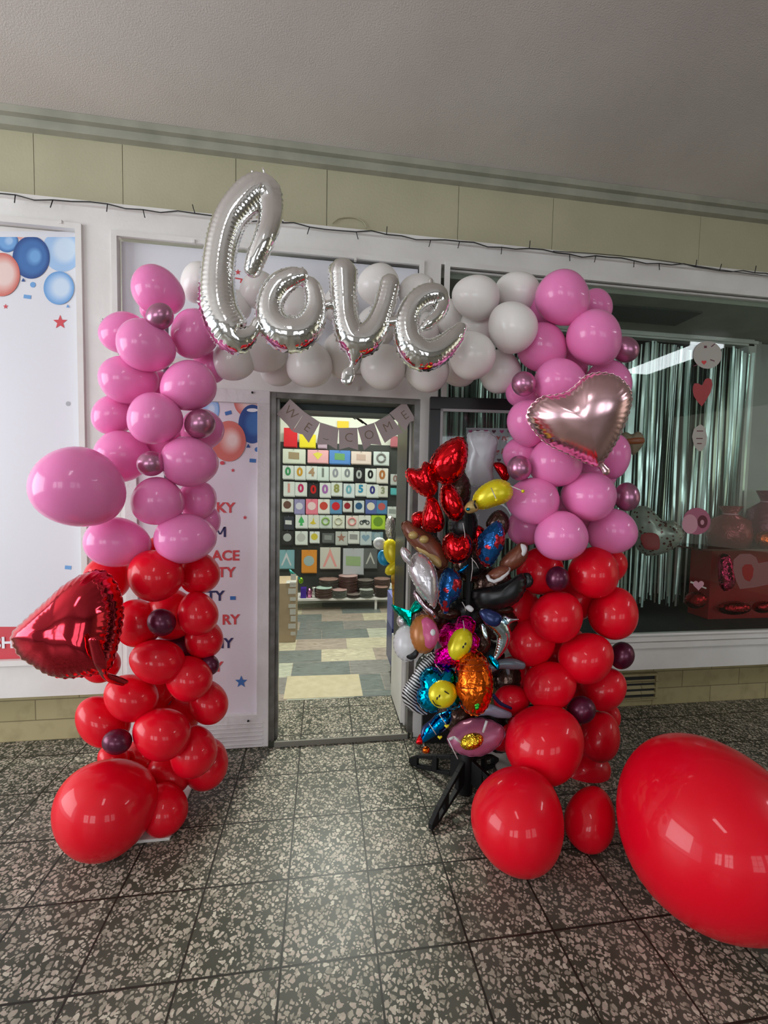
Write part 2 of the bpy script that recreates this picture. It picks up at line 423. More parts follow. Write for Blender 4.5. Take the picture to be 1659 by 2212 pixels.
# front wall: blocks below, cream panels above
mb = MB(); mb.box(-4.6, -1.06, Yb-.001, Yb+.16, 0, .37); mb.box(.74, 6, Yb, Yb+.16, 0, .42)
struct(mb.build('wall_front', M['brick'], origin=(0, Yb, 0)))
mb = MB(); xs = [-4.6, -2.1, -1.48, -1.06, -.49, .0, .76, 1.35, 2.35, 2.95, 4.2, 6]
for a, b in zip(xs, xs[1:]): mb.box(a+.0015, b-.0015, 2.50, 2.60, 2.88, ZC-.05)
mb.box(-4.6, 6, 2.6001, 2.64, 2.80, ZC)
struct(mb.build('wall_upper', M['cream'], origin=(0, 2.5, 2.88)))
mb = MB(); mb.box(-4.6, 6, 2.43, 2.52, ZC-.035, ZC-.001); mb.box(-4.6, 6, 2.46, 2.52, ZC-.075, ZC-.035)
struct(mb.build('trim_1', M['trimgrey'], origin=(0, 2.45, ZC-.07)))
mb = MB(); mb.box(-4.6, 6, 2.40, 2.52, 2.865, 2.885)
struct(mb.build('trim_2', M['white_wood'], origin=(0, 2.4, 2.87)))
# white timber front: posts, head rail, sills
xl = at(172, 900, Yf).x      # right edge of the left sign window
xdl, xdr = -1.06, .555       # double door opening
mb = MB()
mb.box(-4.6, 6, Yf, 2.56, 2.755, 2.866)                       # head rail
mb.box(xl, xdl, Yf, 2.56, .35, 2.755)                         # post left of the doors
mb.box(-4.6, xl, Yf, 2.56, .35, .545)                         # sill under left window
mb.box(.645, 6, Yf, 2.56, .35, .565)                          # sill under right window
mb.box(.545, .645, Yf, 2.56, 0, 2.755)                        # post right of the doors
mb.box(xdl-.001, xdl+.04, Yf+.001, 2.56, 0, 2.0)
mb.box(xdl, .545, Yf, 2.56, 1.995, 2.13)                      # rail over the doors
struct(mb.build('wall_shopfront', M['white_wood'], origin=(0, Yf, .35)))
# mouldings
mb = MB()
def frame(mb, x0, x1, z0, z1, w, y0, y1, mi=0):
    mb.box(x0, x1, y0, y1, z1-w, z1, mi); mb.box(x0, x1, y0, y1, z0, z0+w, mi); mb.box(x0, x0+w, y0, y1, z0+w, z1-w, mi); mb.box(x1-w, x1, y0, y1, z0+w, z1-w, mi)
frame(mb, -4.4, xl+.03, .525, 2.775, .028, 2.405, 2.422)
frame(mb, xdl-.02, .545, 2.115, 2.76, .026, 2.408, 2.422)
frame(mb, .665, 5.9, .54, 2.765, .028, 2.403, 2.422)
mb.box(.642, 5.9, 2.395, 2.42, .50, .535)
for px, py in ((130, 478), (418, 520), (768, 558), (775, 838), (218, 690), (610, 478)):
    p = at(px, py, 2.40); mb.box(p.x-.006, p.x+.006, 2.40, 2.42, p.z-.009, p.z+.009)
struct(mb.build('trim_3', M['white_wood'], origin=(0, 2.4, .5)))
# transom panel over the doors, set back
o = bx('sign_panel', M['signwhite'], xdl+.006, .52, 2.462, 2.47, 2.14, 2.735)
tag(o, 'white panel above the doors, behind the silver script balloon', 'sign')
W1 = struct(bpy.data.objects.new('window_1', None)); C.objects.link(W1); W1.location = (-2.8, 2.45, .54)
bx('window_sash', M['white_wood'], -4.4, xl+.004, 2.455, 2.50, .545, 2.75, W1)
W2 = struct(bpy.data.objects.new('window_2', None)); C.objects.link(W2); W2.location = (3.2, 2.45, .54)
mb = MB(); frame(mb, .69, 5.88, .565, 2.742, .012, 2.44, 2.47); mb.build('window_frame', M['white_wood'], W2)
bx('glass_pane', M['glass'], .70, 5.87, 2.452, 2.456, .572, 2.735, W2)

# display case behind the right window
struct(MB().box(.66, 6, 2.47, 3.9, .50, .566).build('floor_display', M['blackfab'], origin=(2, 3, .5)))
M['dispceil'] = noise_mat('display_ceiling_paint', (.30, .29, .24), (.36, .35, .29), 4, .6)
struct(MB().box(.66, 6, 2.47, 3.1, 2.705, 2.76).build('ceiling_display', M['dispceil'], origin=(2, 3, 2.7)))
struct(MB().box(1.75, 2.50, 2.60, 2.83, 2.695, 2.704).build('trim_4', mat('dark_ceiling_panel', (.06, .065, .055), .6), origin=(2.1, 2.7, 2.69)))  # thin dark rectangle just under the display ceiling
mb = MB(); mb.box(.66, 3.34, 2.98, 3.04, 2.655, 2.704); mb.box(.66, 3.36, 2.965, 2.98, 2.668, 2.69); mb.box(3.29, 3.36, 2.98, 3.05, .566, 2.67)
struct(mb.build('trim_5', M['white_wood'], origin=(2, 3, 2.6)))
struct(bx('ceiling_display_sky_block', M['blackfab'], .66, 6, 3.05, 3.95, 2.761, 2.80)); struct(bx('wall_display_sky_block', M['blackfab'], 6, 6.05, 2.47, 3.95, 0, 2.8))  # unseen lid and end panel, added to stop sky light leaking behind the curtain
mb = MB(); mb.box(3.36, 3.43, 3.0, 3.06, .566, 2.70); mb.box(3.46, 6, 3.04, 3.1, .566, 2.70); mb.box(3.43, 3.46, 3.05, 3.1, .566, 2.7)
struct(mb.build('wall_display', noise_mat('pale_display_panel', (.42, .40, .38), (.47, .45, .43), 3, .6), origin=(3.5, 3, .6)))
struct(bx('wall_display_back', mat('grey_green_backing', (.16, .20, .18), .6), 1.13, 6, 3.9, 3.95, .5, 2.76))
struct(MB().box(.640, .660, 2.565, 3.14, 0, 2.76).box(.66, 1.13, 3.10, 3.14, 0, 2.76).box(1.08, 1.13, 3.14, 3.95, 0, 2.76).build('wall_display_side', M['blackfab'], origin=(1, 3, 0)))

# shop interior
M['shopwall'] = mat('pale_shop_wall', (.62, .64, .56), .6); M['hdr'] = mat('dark_green_header', (.018, .035, .03), .4)
struct(MB().box(-.29, .545, 2.4156, 2.57, 0.0, .03).box(-.9, 1.05, 2.57, 2.90, 0.0, .03).build('floor_threshold', M['terrazzo'], origin=(0, 2.42, .0)))
struct(bx('trim_11', mat('worn_stone_edge', (.20, .19, .155), .6), -.26, .512, 2.405, 2.4155, .0005, .0305))
struct(MB().box(-1.5, 1.3, 2.88, 5.4, -.02, .032).build('floor_shop', M['marble'], origin=(0, 3, .0)))
a_, b_, c_, d_ = (atz(x, y, .0335) for x, y in ((621, 1461), (775, 1456), (784, 1503), (612, 1510)))
struct(MB().poly([a_, b_, c_, d_], Vector((0, 0, -.001))).build('floor_tile', noise_mat('sand_stone_tile', (.50, .43, .28), (.58, .50, .34), 14, .4)))
struct(bx('wall_shop_back', M['shopwall'], -1.6, 1.6, 5.35, 5.42, 0, 2.8))
struct(bx('wall_shop_left', M['shopwall'], -1.6, -1.5, 2.8, 5.4, 0, 2.8))
struct(bx('wall_shop_right', M['shopwall'], 1.08, 1.13, 3.95, 5.4, 0, 2.8))
struct(bx('ceiling_shop', M['shopwall'], -1.6, 1.5, 2.57, 5.4, 2.75, 2.82))
for (x0, x1, y0, y1) in ((-.1, .8, 3.5, 4.0), (-.55, 1.05, 4.6, 4.9)):
    t = thing('ceiling_lamp', ((x0+x1)/2, (y0+y1)/2, 2.75), ('wide' if x1-x0 > 1 else 'short')+' white ceiling lamp inside the lit shop', 'lamp')
    bx('lamp_housing', M['white_wood'], x0, x1, y0, y1, 2.69, 2.75, t)
mb = MB(); mb.box(-.32, .60, 2.57, 2.68, 1.93, 2.72); 
struct(mb.build('trim_6', M['hdr'], origin=(0, 2.6, 1.96)))
struct(bx('trim_7', mat('black_beam', (.008, .009, .009), .5), -.45, .8, 3.0, 3.12, 1.985, 2.72))
mb = MB(); mb.box(-.292, -.262, 2.425, 2.56, .0, 1.995); mb.box(-.262, -.245, 2.45, 2.50, .03, 1.98); mb.box(-.29, .545, 2.43, 2.56, 1.965, 1.996); mb.box(.512, .545, 2.425, 2.56, 0, 1.97)
struct(mb.build('trim_8', M['steel'], origin=(0, 2.43, 0)))
struct(bx('trim_9', M['dark'], .492, .516, 2.52, 2.86, .03, 1.93))
struct(MB().box(.503, .517, 2.50, 2.518, .03, 1.93).box(.488, .516, 2.519, 2.90, .035, .47).build('trim_10', M['white_wood'], origin=(.5, 2.5, .03)))

# closed left door leaf
D1 = struct(bpy.data.objects.new('door_1', None)); C.objects.link(D1); D1.location = (-.66, 2.41, 0)
mb = MB(); x0, x1, z0, z1 = -1.03, -.292, .012, 1.995
mb.box(x0, x1, 2.40, 2.45, z0, .20); mb.box(x0, x1, 2.40, 2.45, 1.925, z1); mb.box(x0, x0+.06, 2.40, 2.45, .20, 1.925); mb.box(x1-.065, x1, 2.40, 2.45, .20, 1.925)
for k in range(6): mb.box(x0+.02, x1-.03, 2.397, 2.40, .03+k*.024, .036+k*.024)
bev(mb.build('door_frame', M['white_wood2'], D1))
bx('door_panel', M['leafwhite'], x0+.05, x1-.06, 2.418, 2.43, .19, 1.935, D1)
mb = MB(); frame(mb, x0+.055, x1-.06, .197, 1.93, .006, 2.41, 2.42); mb.build('door_bead', M['white_wood2'], D1)
mb = MB()
for px, py in ((545, 848), (536, 1557)):
    p = at(px, py, 2.398); mb.lathe([(0, 0), (.006, 0), (.006, .004), (0, .004)], p, 10, mtx=Matrix.Rotation(PI/2, 4, 'X'))
mb.build('door_screw', M['dark'], D1)
# open right door leaf, folded against the shop window
D2 = struct(bpy.data.objects.new('door_2', None)); C.objects.link(D2); D2.location = (.61, 2.37, 0)
A = Vector((.585, 2.375, 0)); B = Vector((1.38, 2.30, 0)); ax = (B-A).normalized(); ay = Vector((-ax.y, ax.x, 0))
Lm = Matrix((ax, ay, ZU)).transposed().to_4x4(); Lm.translation = A
Ld = (B-A).length
mb = MB(); mb.box(0, Ld, -.04, 0, 1.925, 1.995, 0, Lm); mb.box(0, Ld, -.04, 0, .012, .22, 0, Lm); mb.box(0, .06, -.04, 0, .22, 1.925, 0, Lm); mb.box(Ld-.06, Ld, -.04, 0, .22, 1.925, 0, Lm)
bev(mb.build('door_frame', M['dark'], D2))
mb = MB()
for a in ((.058, .072, .21, 1.93), (Ld-.072, Ld-.058, .21, 1.93), (.058, Ld-.058, 1.915, 1.93), (.058, Ld-.058, .21, .225)): mb.box(a[0], a[1], -.042, -.03, a[2], a[3], 0, Lm)
mb.build('door_bead', mat('grey_bead', (.35, .33, .33), .4), D2)
MB().box(.06, Ld-.06, -.022, -.018, .22, 1.925, 0, Lm).build('glass_pane', M['glass'], D2)

struct(bx('wall_right_sky_block', M['cream'], 6.6, 6.7, -4.2, 2.6, 0, ZC))  # unseen end wall, added to hold back sky light and darken the right
# far side of the passage, behind the viewer (seen only in reflections)
mb = MB(); win = [(-4.0, -2.8), (-2.5, -1.3), (.6, 1.8), (2.1, 3.3)]
mb.box(-7, 7, -4.3, -4.2, 0, .85); mb.box(-7, 7, -4.3, -4.2, 2.65, ZC)
e = [-7]+[v for p in win for v in p]+[7]
for a, b in zip(e[::2], e[1::2]): mb.box(a, b, -4.3, -4.2, .85, 2.65)
struct(mb.build('wall_back', noise_mat('back_wall_paint', (.40, .38, .35), (.45, .43, .4), 3, .6), origin=(0, -4.25, 0)))
for i, (a, b) in enumerate(win):
    mb = MB(); frame(mb, a, b, .85, 2.65, .05, -4.25, -4.19); c = (a+b)/2; mb.box(c-.02, c+.02, -4.24, -4.2, .85, 2.65); mb.box(a, b, -4.24, -4.2, 2.05, 2.09); mb.box(a, b, -4.24, -4.2, 1.45, 1.48)
    struct(mb.build('window_%d' % (i+3), M['white_wood']))
def ceiling_lamp(x, y, label, glow=M['lampglow'], hw=.15):
    t = thing('ceiling_lamp', (x, y, ZC), label, 'lamp')
    mb = MB(); mb.box(x-hw, x+hw, y-.62, y+.62, ZC-.03, ZC); mb.box(x-hw, x-hw+.01, y-.62, y+.62, ZC-.08, ZC-.03); mb.box(x+hw-.01, x+hw, y-.62, y+.62, ZC-.08, ZC-.03)
    mb.build('lamp_housing', M['white_wood'], t); bx('diffuser', glow, x-hw+.012, x+hw-.012, y-.61, y+.61, ZC-.075, ZC-.035, t)
ceiling_lamp(-.35, -.9, 'long ceiling lamp above the viewer')
ceiling_lamp(4.5, -.3, 'long ceiling lamp reflected in the right shop window', emis('bright_diffuser', (.9, .95, 1), 13), .24)

# vent in the block wall
v = thing('wall_vent', (2.2, Yb, .06), 'small yellow louvred vent low in the block wall at right', 'vent')
p, q = at(1330, 1462, 2.60), at(1415, 1507, 2.60)
bx('backing', M['blackfab'], p.x, q.x, 2.612, 2.618, q.z, p.z, v)
mb = MB(); frame(mb, p.x-.015, q.x+.015, q.z-.012, p.z+.012, .016, 2.598, 2.619)
for k in range(1, 4):
    z = q.z+(p.z-q.z)*k/4; mb.add([(p.x, 2.600, z-.007), (q.x, 2.600, z-.007), (q.x, 2.618, z+.012), (p.x, 2.618, z+.012), (p.x, 2.600, z-.013), (q.x, 2.600, z-.013), (q.x, 2.618, z+.006), (p.x, 2.618, z+.006)], [(0, 1, 2, 3), (7, 6, 5, 4), (0, 4, 5, 1)])
mb.build('grille', M['brick'], v)

# dark wire with clips along the top of the white front
mb = MB(); pts = []; cl = []
for i in range(60):
    x = -1.75+i*.083; sag = .008*math.sin(i*1.1)+.005*math.sin(i*2.7); pts.append((x, 2.392, 2.868+sag))
    if i % 5 in (0, 3): a = random.uniform(-.012, .012); s = random.choice((-1, 1)); cl.append(((x, 2.392, 2.868+sag), (x+a, 2.388, 2.868+sag+s*.04)))
mb.tube(pts, .0028, 5)
pts = [(x, 2.390, 2.872+.014*math.sin((x-1.3)*3.2)) for x in [1.3+.1*i for i in range(18)]]; mb.tube(pts, .002, 5)
for a, b in cl: mb.tube([a, b], .0025, 5)
tag(mb.build('fairy_light_string', M['dark']), 'dark light string with small bulbs along the top of the white shopfront', 'string lights')
mb = MB(); p0 = [at(x, y, 2.49) for x, y in ((718, 482), (735, 471), (765, 470), (785, 480), (792, 493))]; mb.tube(catmull(p0, 6), .003, 6)
tag(mb.build('cable', M['cream']), 'thin cream cable looping out of the upper cream wall panel', 'cable')
# ------------------------------------------------------------------ LATEX BALLOONS
def balloon_mesh(name, m, egg=.10, n=40, rings=24):
    mb = MB(); vs = []; fs = []
    for i in range(1, rings):
        th = PI*i/rings; z = math.cos(th); r = math.sin(th)*(1+egg*z)
        vs += [(r*math.cos(2*PI*k/n), r*math.sin(2*PI*k/n), z) for k in range(n)]
    vs += [(0, 0, 1), (0, 0, -1)]; t, b = len(vs)-2, len(vs)-1
    for i in range(rings-2): fs += [(i*n+k, (i+1)*n+k, (i+1)*n+(k+1) % n, i*n+(k+1) % n) for k in range(n)]
    fs += [(t, k, (k+1) % n) for k in range(n)]+[(b, (rings-2)*n+(k+1) % n, (rings-2)*n+k) for k in range(n)]
    me = bpy.data.meshes.new(name); me.from_pydata(vs, [], fs); me.materials.append(m)
    me.polygons.foreach_set('use_smooth', [True]*len(fs)); me.update(); return me
BM = {k: balloon_mesh(k+'_balloon', M[k]) for k in ('pink', 'red', 'white')}; BM['chrome'] = balloon_mesh('chrome_balloon', M['chrome'], .03)
M['maroon'] = mat('maroon_chrome_latex', (.115, .012, .045), .33, .55, Coat_Weight=.3, Coat_Roughness=.15); BM['maroon'] = balloon_mesh('maroon_balloon', M['maroon'], .03)

def balloon(kind, cx, cy, rx, ry, rot, Y, label, group=None, egg_to=None):
    """an inflated latex balloon whose outline covers the given ellipse; Y None = resting on the floor"""
    d = ray(cx, cy).normalized(); e1 = d.cross(ZU).normalized(); e2 = e1.cross(d).normalized()
    def solve(P):
        h = 1e-3; p0 = proj(P); a = (proj(P+e1*h)-p0)/h; b = (proj(P+e2*h)-p0)/h
        det = a.x*b.y-a.y*b.x; ca, sa = math.cos(math.radians(rot)), math.sin(math.radians(rot))
        out = []
        for q in (Vector((rx*ca, rx*sa)), Vector((-ry*sa, ry*ca))):
            out.append(((q.x*b.y-q.y*b.x)/det, (a.x*q.y-a.y*q.x)/det))
        # svd of the 2x2 [v1 v2]
        (a1, a2), (b1, b2) = out
        E_, F_, G_, H_ = (a1+b2)/2, (a1-b2)/2, (a2+b1)/2, (a2-b1)/2
        Q, R_ = math.hypot(E_, H_), math.hypot(F_, G_); s1, s2 = Q+R_, abs(Q-R_)
        t1, t2 = math.atan2(G_, F_), math.atan2(H_, E_); phi = (t2+t1)/2
        return s1, s2, e1*math.cos(phi)+e2*math.sin(phi)
    if Y is None:
        Y = 2.0
        for _ in range(25):
            P = at(cx, cy, Y); s1, s2, ax = solve(P)
            rz = math.sqrt((s1*ax.z)**2+(s2**2)*(1-ax.z**2)); err = P.z-rz
            Y += err*1.1*(1 if True else 0)
    P = at(cx, cy, Y); s1, s2, ax = solve(P)
    if egg_to is not None:
        if (P+ax-egg_to).length < (P-ax-egg_to).length: ax = -ax
    side = ax.cross(d).normalized(); dd = side.cross(ax).normalized()
    o = bpy.data.objects.new(kind if False else {'pink': 'pink_balloon', 'red': 'red_balloon', 'white': 'white_balloon', 'chrome': 'chrome_balloon'}[kind], BM['maroon' if 'dark mauve' in label else kind]); C.objects.link(o)
    s3 = s2 if s1 < s2*1.5 else s2*1.05
    o.matrix_world = Matrix.Translation(P) @ Matrix((side, dd, ax)).transposed().to_4x4() @ Matrix.Diagonal((s2, s3, s1, 1))
    return tag(o, label, 'balloon', group)

AXL, AXR = Vector((-.62, 2.08, 0)), Vector((.93, 2.08, 0))
LP, LR, RP, RR, WH, SM = 'pink balloons of the left column', 'red balloons of the left column', 'pink balloons of the right column', 'red balloons of the right column', 'white balloons along the top of the arch', 'small mauve chrome balloons on the arch'
T = [
# left column, pink
('pink',343,630,65,50,40,1.95,'topmost pink balloon of the left column, tilted egg shape',LP),
('pink',338,662,38,36,0,2.06,'pink balloon half hidden under the topmost one of the left column',LP),
('pink',268,721,57,46,15,2.0,'second highest pink balloon on the left edge of the left column',LP),
('pink',317,748,69,54,30,1.84,'large glossy pink balloon in front near the top of the left column',LP),
('pink',420,723,53,55,0,1.95,'pink balloon beside the tall silver letter, right side of left column',LP),
('pink',451,795,40,38,0,2.1,'dark pink balloon where the left column meets the white arch',LP),
('pink',280,821,68,51,12,1.92,'pink balloon left edge, just below the large glossy top one',LP),
('pink',407,835,62,55,0,1.87,'pink balloon right side of left column, level with the door top',LP),
('pink',245,898,50,43,0,2.0,'pink balloon farthest back on the left edge, above mid column',LP),
('pink',334,906,62,56,10,1.82,'round pink balloon in front, left of the small chrome one',LP),
('pink',436,930,48,46,0,2.02,'pink balloon behind the small chrome balloon, beside the door sign',LP),
('pink',262,988,64,56,0,1.95,'pink balloon tucked above the oversized pink balloon',LP),
('pink',411,998,64,54,10,1.87,'pink balloon right of the chrome balloon, left column middle',LP),
('pink',174,1055,108,86,10,1.68,'oversized pink balloon sticking out from the left column',None),
('pink',340,1084,59,52,0,1.84,'pink balloon directly right of the oversized pink balloon',LP),
('pink',427,1082,42,44,0,2.0,'shaded pink balloon at the right edge beside the red KY letters',LP),
('pink',256,1172,75,54,4,1.87,'wide pink balloon, lowest on the left side of left column',LP),
('pink',402,1163,69,54,-4,1.87,'wide pink balloon, lowest on the right side of left column',LP),
('pink',440,1128,38,38,0,2.06,'pink balloon peeking out behind the lowest right pink one',LP),
# left column, red
('red',235,1248,53,48,0,2.0,'red balloon behind the top of the crimson foil heart',LR),
('red',336,1242,62,56,0,1.84,'topmost front red balloon of the left column',LR),
('red',430,1237,46,46,0,1.99,'topmost red balloon at the right edge of the left column',LR),
('red',298,1345,54,52,0,1.95,'red balloon between the crimson heart and a small dark balloon',LR),
('red',370,1325,56,56,0,2.0,'red balloon deep behind the dark chrome balloon of left column',LR),
('red',427,1325,45,48,0,1.9,'red balloon at the right edge, second row down, left column',LR),
('red',440,1378,42,45,0,2.0,'red balloon back right, third row down, left column',LR),
('red',340,1428,61,49,0,1.86,'wide red balloon in the middle front of the left column',LR),
('red',407,1464,52,50,0,1.9,'red balloon below right of the wide middle one, left column',LR),
('red',449,1515,43,50,-15,2.0,'red balloon at right edge beside the blue star of the door sign',LR),
('red',283,1506,60,52,0,1.88,'red balloon under the tail of the crimson foil heart',LR),
('red',215,1432,46,42,0,2.0,'red balloon showing below the crimson foil heart',LR),
('red',222,1557,62,56,20,1.92,'red balloon jutting left in front of the yellow blocks',LR),
('red',349,1584,64,58,-15,1.83,'large glossy red balloon second lowest in front, left column',LR),
('red',418,1622,50,60,20,1.92,'red balloon low on the right side, left column',LR),
('red',447,1650,45,60,22,2.04,'lowest red balloon at the back right of the left column',LR),
('red',355,1747,50,62,18,1.86,'red balloon on the white base plate beside the biggest one',LR),
('red',365,1672,48,46,0,2.0,'dark red balloon deep behind the big bottom one, left column',LR),
('red',245,1640,36,34,0,2.0,'sliver of red balloon above the biggest one of left column',LR),
('red',228,1742,127,101,-42,None,'biggest red balloon at the foot of the left column',None),
# white arch
('white',430,612,42,46,0,2.16,'white balloon left of the tall silver letter',WH),
('white',505,664,38,38,0,2.24,'white balloon seen inside the loop of the tall silver letter',WH),
('white',558,628,42,42,0,2.22,'white balloon behind the tail of the tall silver letter',WH),
('white',504,779,48,46,0,2.08,'white balloon at the lower left end of the arch',WH),
('white',573,758,50,50,0,2.1,'white balloon below the gap of the first two letters',WH),
('white',600,800,38,36,0,2.26,'low white balloon half hidden behind two others, left',WH),
('white',668,790,50,50,0,2.06,'white balloon hanging below the round letter o',WH),
('white',741,768,45,52,0,2.12,'white balloon left of the foil tail of the word',WH),
('white',827,794,49,50,0,2.06,'white balloon hanging right of the foil tail of the word',WH),
('white',921,800,49,48,0,2.06,'white balloon hanging below the silver letter e',WH),
('white',990,802,40,34,0,2.22,'shaded white balloon lowest before the right column',WH),
('white',817,617,46,48,0,2.14,'white balloon between the arms of the letter v',WH),
('white',902,634,42,44,0,2.18,'white balloon above and behind the letter e, left part',WH),
('white',968,684,34,40,0,2.18,'white balloon peeking right of the top of letter e',WH),
('white',1027,643,52,50,0,2.0,'large white balloon in the dark window corner',WH),
('white',1117,631,49,46,0,2.05,'topmost white balloon beside the right pink balloons',WH),
('white',1106,707,54,57,0,1.88,'large round white balloon in front at the right end',WH),
('white',1018,767,51,54,0,1.93,'white balloon right of the tip of letter e',WH),
('white',1078,802,46,48,0,2.12,'white balloon above the black door corner',WH),
('white',1030,704,42,42,0,2.14,'white balloon filling the gap right of letter e',WH),
('white',640,668,46,46,0,2.26,'white balloon seen through the letter o',WH),
('white',735,660,40,42,0,2.26,'white balloon between letters o and v',WH),
('white',812,705,44,46,0,2.24,'white balloon in the bowl of the letter v',WH),
('white',905,715,44,46,0,2.24,'white balloon seen through the letter e',WH),
# right column, pink
('pink',1216,646,60,62,0,1.86,'topmost large pink balloon of the right column',RP),
('pink',1180,660,40,50,0,2.02,'pink balloon behind the topmost one, beside white balloons',RP),
('pink',1287,662,38,38,0,2.0,'small looking pink balloon at the top right edge of right column',RP),
('pink',1284,732,61,62,0,1.82,'large pink balloon in front, second from top of right column',RP),
('pink',1172,753,55,55,0,1.96,'pink balloon right below the large round white one',RP),
('pink',1210,825,58,50,0,1.85,'pink balloon just above the rose gold heart',RP),
('pink',1315,825,52,46,0,1.96,'pink balloon behind the upper right lobe of the rose gold heart',RP),
('pink',1130,848,38,34,0,2.06,'pink balloon at the corner of the black door frame',RP),
('pink',1141,915,46,52,0,1.92,'pink balloon left of the rose gold heart',RP),
('pink',1128,985,42,42,0,2.02,'shaded pink balloon behind a chrome one near the window poster',RP),
('pink',1200,1000,59,54,0,1.86,'pink balloon directly under the rose gold heart',RP),
('pink',1322,985,41,50,0,1.95,'pink balloon right of the tip of the rose gold heart',RP),
('pink',1292,1020,44,44,0,2.04,'pink balloon behind the tail of the rose gold heart',RP),
('pink',1150,1082,58,51,0,1.88,'pink balloon touched by the bee antenna',RP),
('pink',1270,1072,61,53,0,1.83,'pink balloon left of the lower edge chrome balloon, right column',RP),
('pink',1135,1140,42,40,0,2.04,'dark pink balloon lowest at the left edge of right column',RP),
('pink',1210,1159,59,54,0,1.8,'lowest round pink balloon in front of the right column',RP),
('pink',1320,1149,56,49,0,1.88,'lowest pink balloon at the right edge of the right column',RP),
# right column, red
('red',1282,1236,56,56,0,1.88,'topmost big red balloon of the right column',RR),
('red',1318,1222,37,38,0,2.02,'small looking red balloon top right edge of the right column',RR),
('red',1168,1232,52,52,0,2.0,'red balloon behind the brown monkey foil balloon',RR),
('red',1203,1331,58,56,0,1.85,'red balloon under the dark chrome one, right column',RR),
('red',1325,1324,55,57,0,1.88,'red balloon jutting right over the dark window, right column',RR),
('red',1148,1386,54,52,0,1.97,'shaded red balloon behind the foil dolphin',RR),
('red',1118,1312,48,46,0,2.1,'dark red balloon farthest back behind the bouquet',RR),
('red',1266,1420,61,56,0,1.84,'red balloon in front, third row of the right column',RR),
('red',1188,1480,58,54,0,1.86,'red balloon above left of the second dark chrome balloon',RR),
('red',1303,1486,52,48,0,1.94,'red balloon beside the wall vent',RR),
('red',1106,1512,40,34,0,1.96,'red balloon right of the orange striped foil balloon',RR),
('red',1295,1590,46,56,0,1.92,'red balloon right of the big round one, right column',RR),
('red',1316,1550,26,30,0,2.06,'sliver of red balloon low on the right edge of right column',RR),
('red',1176,1605,86,90,-25,1.74,'big round red balloon stacked on the lower big one',None),
('red',1119,1766,99,123,-14,None,'big red balloon on the floor beside the black stand',None),
('red',1275,1768,56,74,0,None,'dark red balloon on the floor between the big ones',RR),
('red',1262,1668,58,48,0,2.02,'dark red balloon above the floor one, right column',RR),
('red',1088,1582,40,40,0,2.02,'dark red balloon behind the flower foil balloons',RR),
('red',1530,1787,266,181,45,None,'giant red balloon lying at the right edge of the picture',None),
# inner balloons
('red',345,1195,40,36,0,2.05,'red balloon in the core right below the lowest pink ones, left',LR),
('red',330,1490,50,50,0,2.08,'shaded red balloon in the core, behind the widest middle one, left',LR),
('red',385,1545,46,46,0,2.08,'shaded red balloon in the core above the large glossy one, left',LR),
('red',312,1640,46,46,0,2.08,'shaded red balloon in the core above the biggest one, left',LR),
('red',385,1400,46,46,0,2.08,'shaded red balloon in the core beside the dark mauve one, left',LR),
('pink',355,960,44,44,0,2.08,'shaded pink balloon in the core behind the middle chrome one, left',LP),
('pink',345,845,44,44,0,2.08,'shaded pink balloon in the core level with the door top, left',LP),
('red',1240,1290,50,50,0,2.08,'shaded red balloon in the core under the topmost red ones, right',RR),
('red',1222,1402,50,50,0,2.08,'shaded red balloon in the core of the third row, right',RR),
('red',1245,1490,48,48,0,2.1,'shaded red balloon in the core behind the second mauve one, right',RR),
('red',1108,1455,40,40,0,2.1,'shaded red balloon at the far left beside the grey foil elephant',RR),
('pink',1235,1110,46,46,0,2.08,'shaded pink balloon in the core above the lowest ones, right',RP),
('pink',1225,920,50,50,0,2.08,'shaded pink balloon hidden behind the rose gold heart',RP),
('pink',1232,790,40,40,0,2.08,'shaded pink balloon in the core between the upper pink ones',RP),
# small chrome
('chrome',345,684,31,30,0,1.80,'small chrome mauve balloon near the top of the left column',SM),
('chrome',432,916,34,32,0,1.86,'small chrome mauve balloon beside the left door sign',SM),
('chrome',326,1002,32,27,0,1.80,'small chrome mauve balloon above right of the oversized pink one',SM),
('chrome',349,1344,32,30,0,1.83,'small dark mauve balloon on the red part of left column',SM),
('chrome',452,1436,22,23,0,1.96,'small dark mauve balloon peeking at the right edge of left column',SM),
('chrome',253,1602,34,28,-20,1.78,'small dark mauve balloon resting on the biggest left red one',SM),
('chrome',1350,755,31,29,0,1.93,'small chrome mauve balloon high on the right edge',SM),
('chrome',1131,829,27,27,0,1.86,'small chrome mauve balloon below the white balloons',SM),
('chrome',1122,1011,27,27,0,1.86,'small chrome mauve balloon above the bee antenna',SM),
('chrome',1354,1073,29,31,0,1.92,'small chrome mauve balloon at right edge of lower pink balloons',SM),
('chrome',1204,1250,26,27,0,1.83,'small dark mauve balloon below the lowest front pink one, right',SM),
('chrome',1343,1416,28,30,0,1.92,'small dark mauve balloon in front of the white window sill',SM),
('chrome',1255,1534,32,31,0,1.80,'small dark mauve balloon on the big round red one',SM),
]
for t in T:
    k, cx, cy, rx, ry, rot, Y, lab, grp = t
    sz = {'pink': 'pink latex balloon', 'red': 'red latex balloon', 'white': 'white latex balloon', 'chrome': ''}[k]
    balloon(k, cx, cy, rx, ry, rot, Y, lab, grp, (AXL if cx < 480 else AXR)+Vector((0, 0, 1.2)) if k in ('pink', 'red') else None)

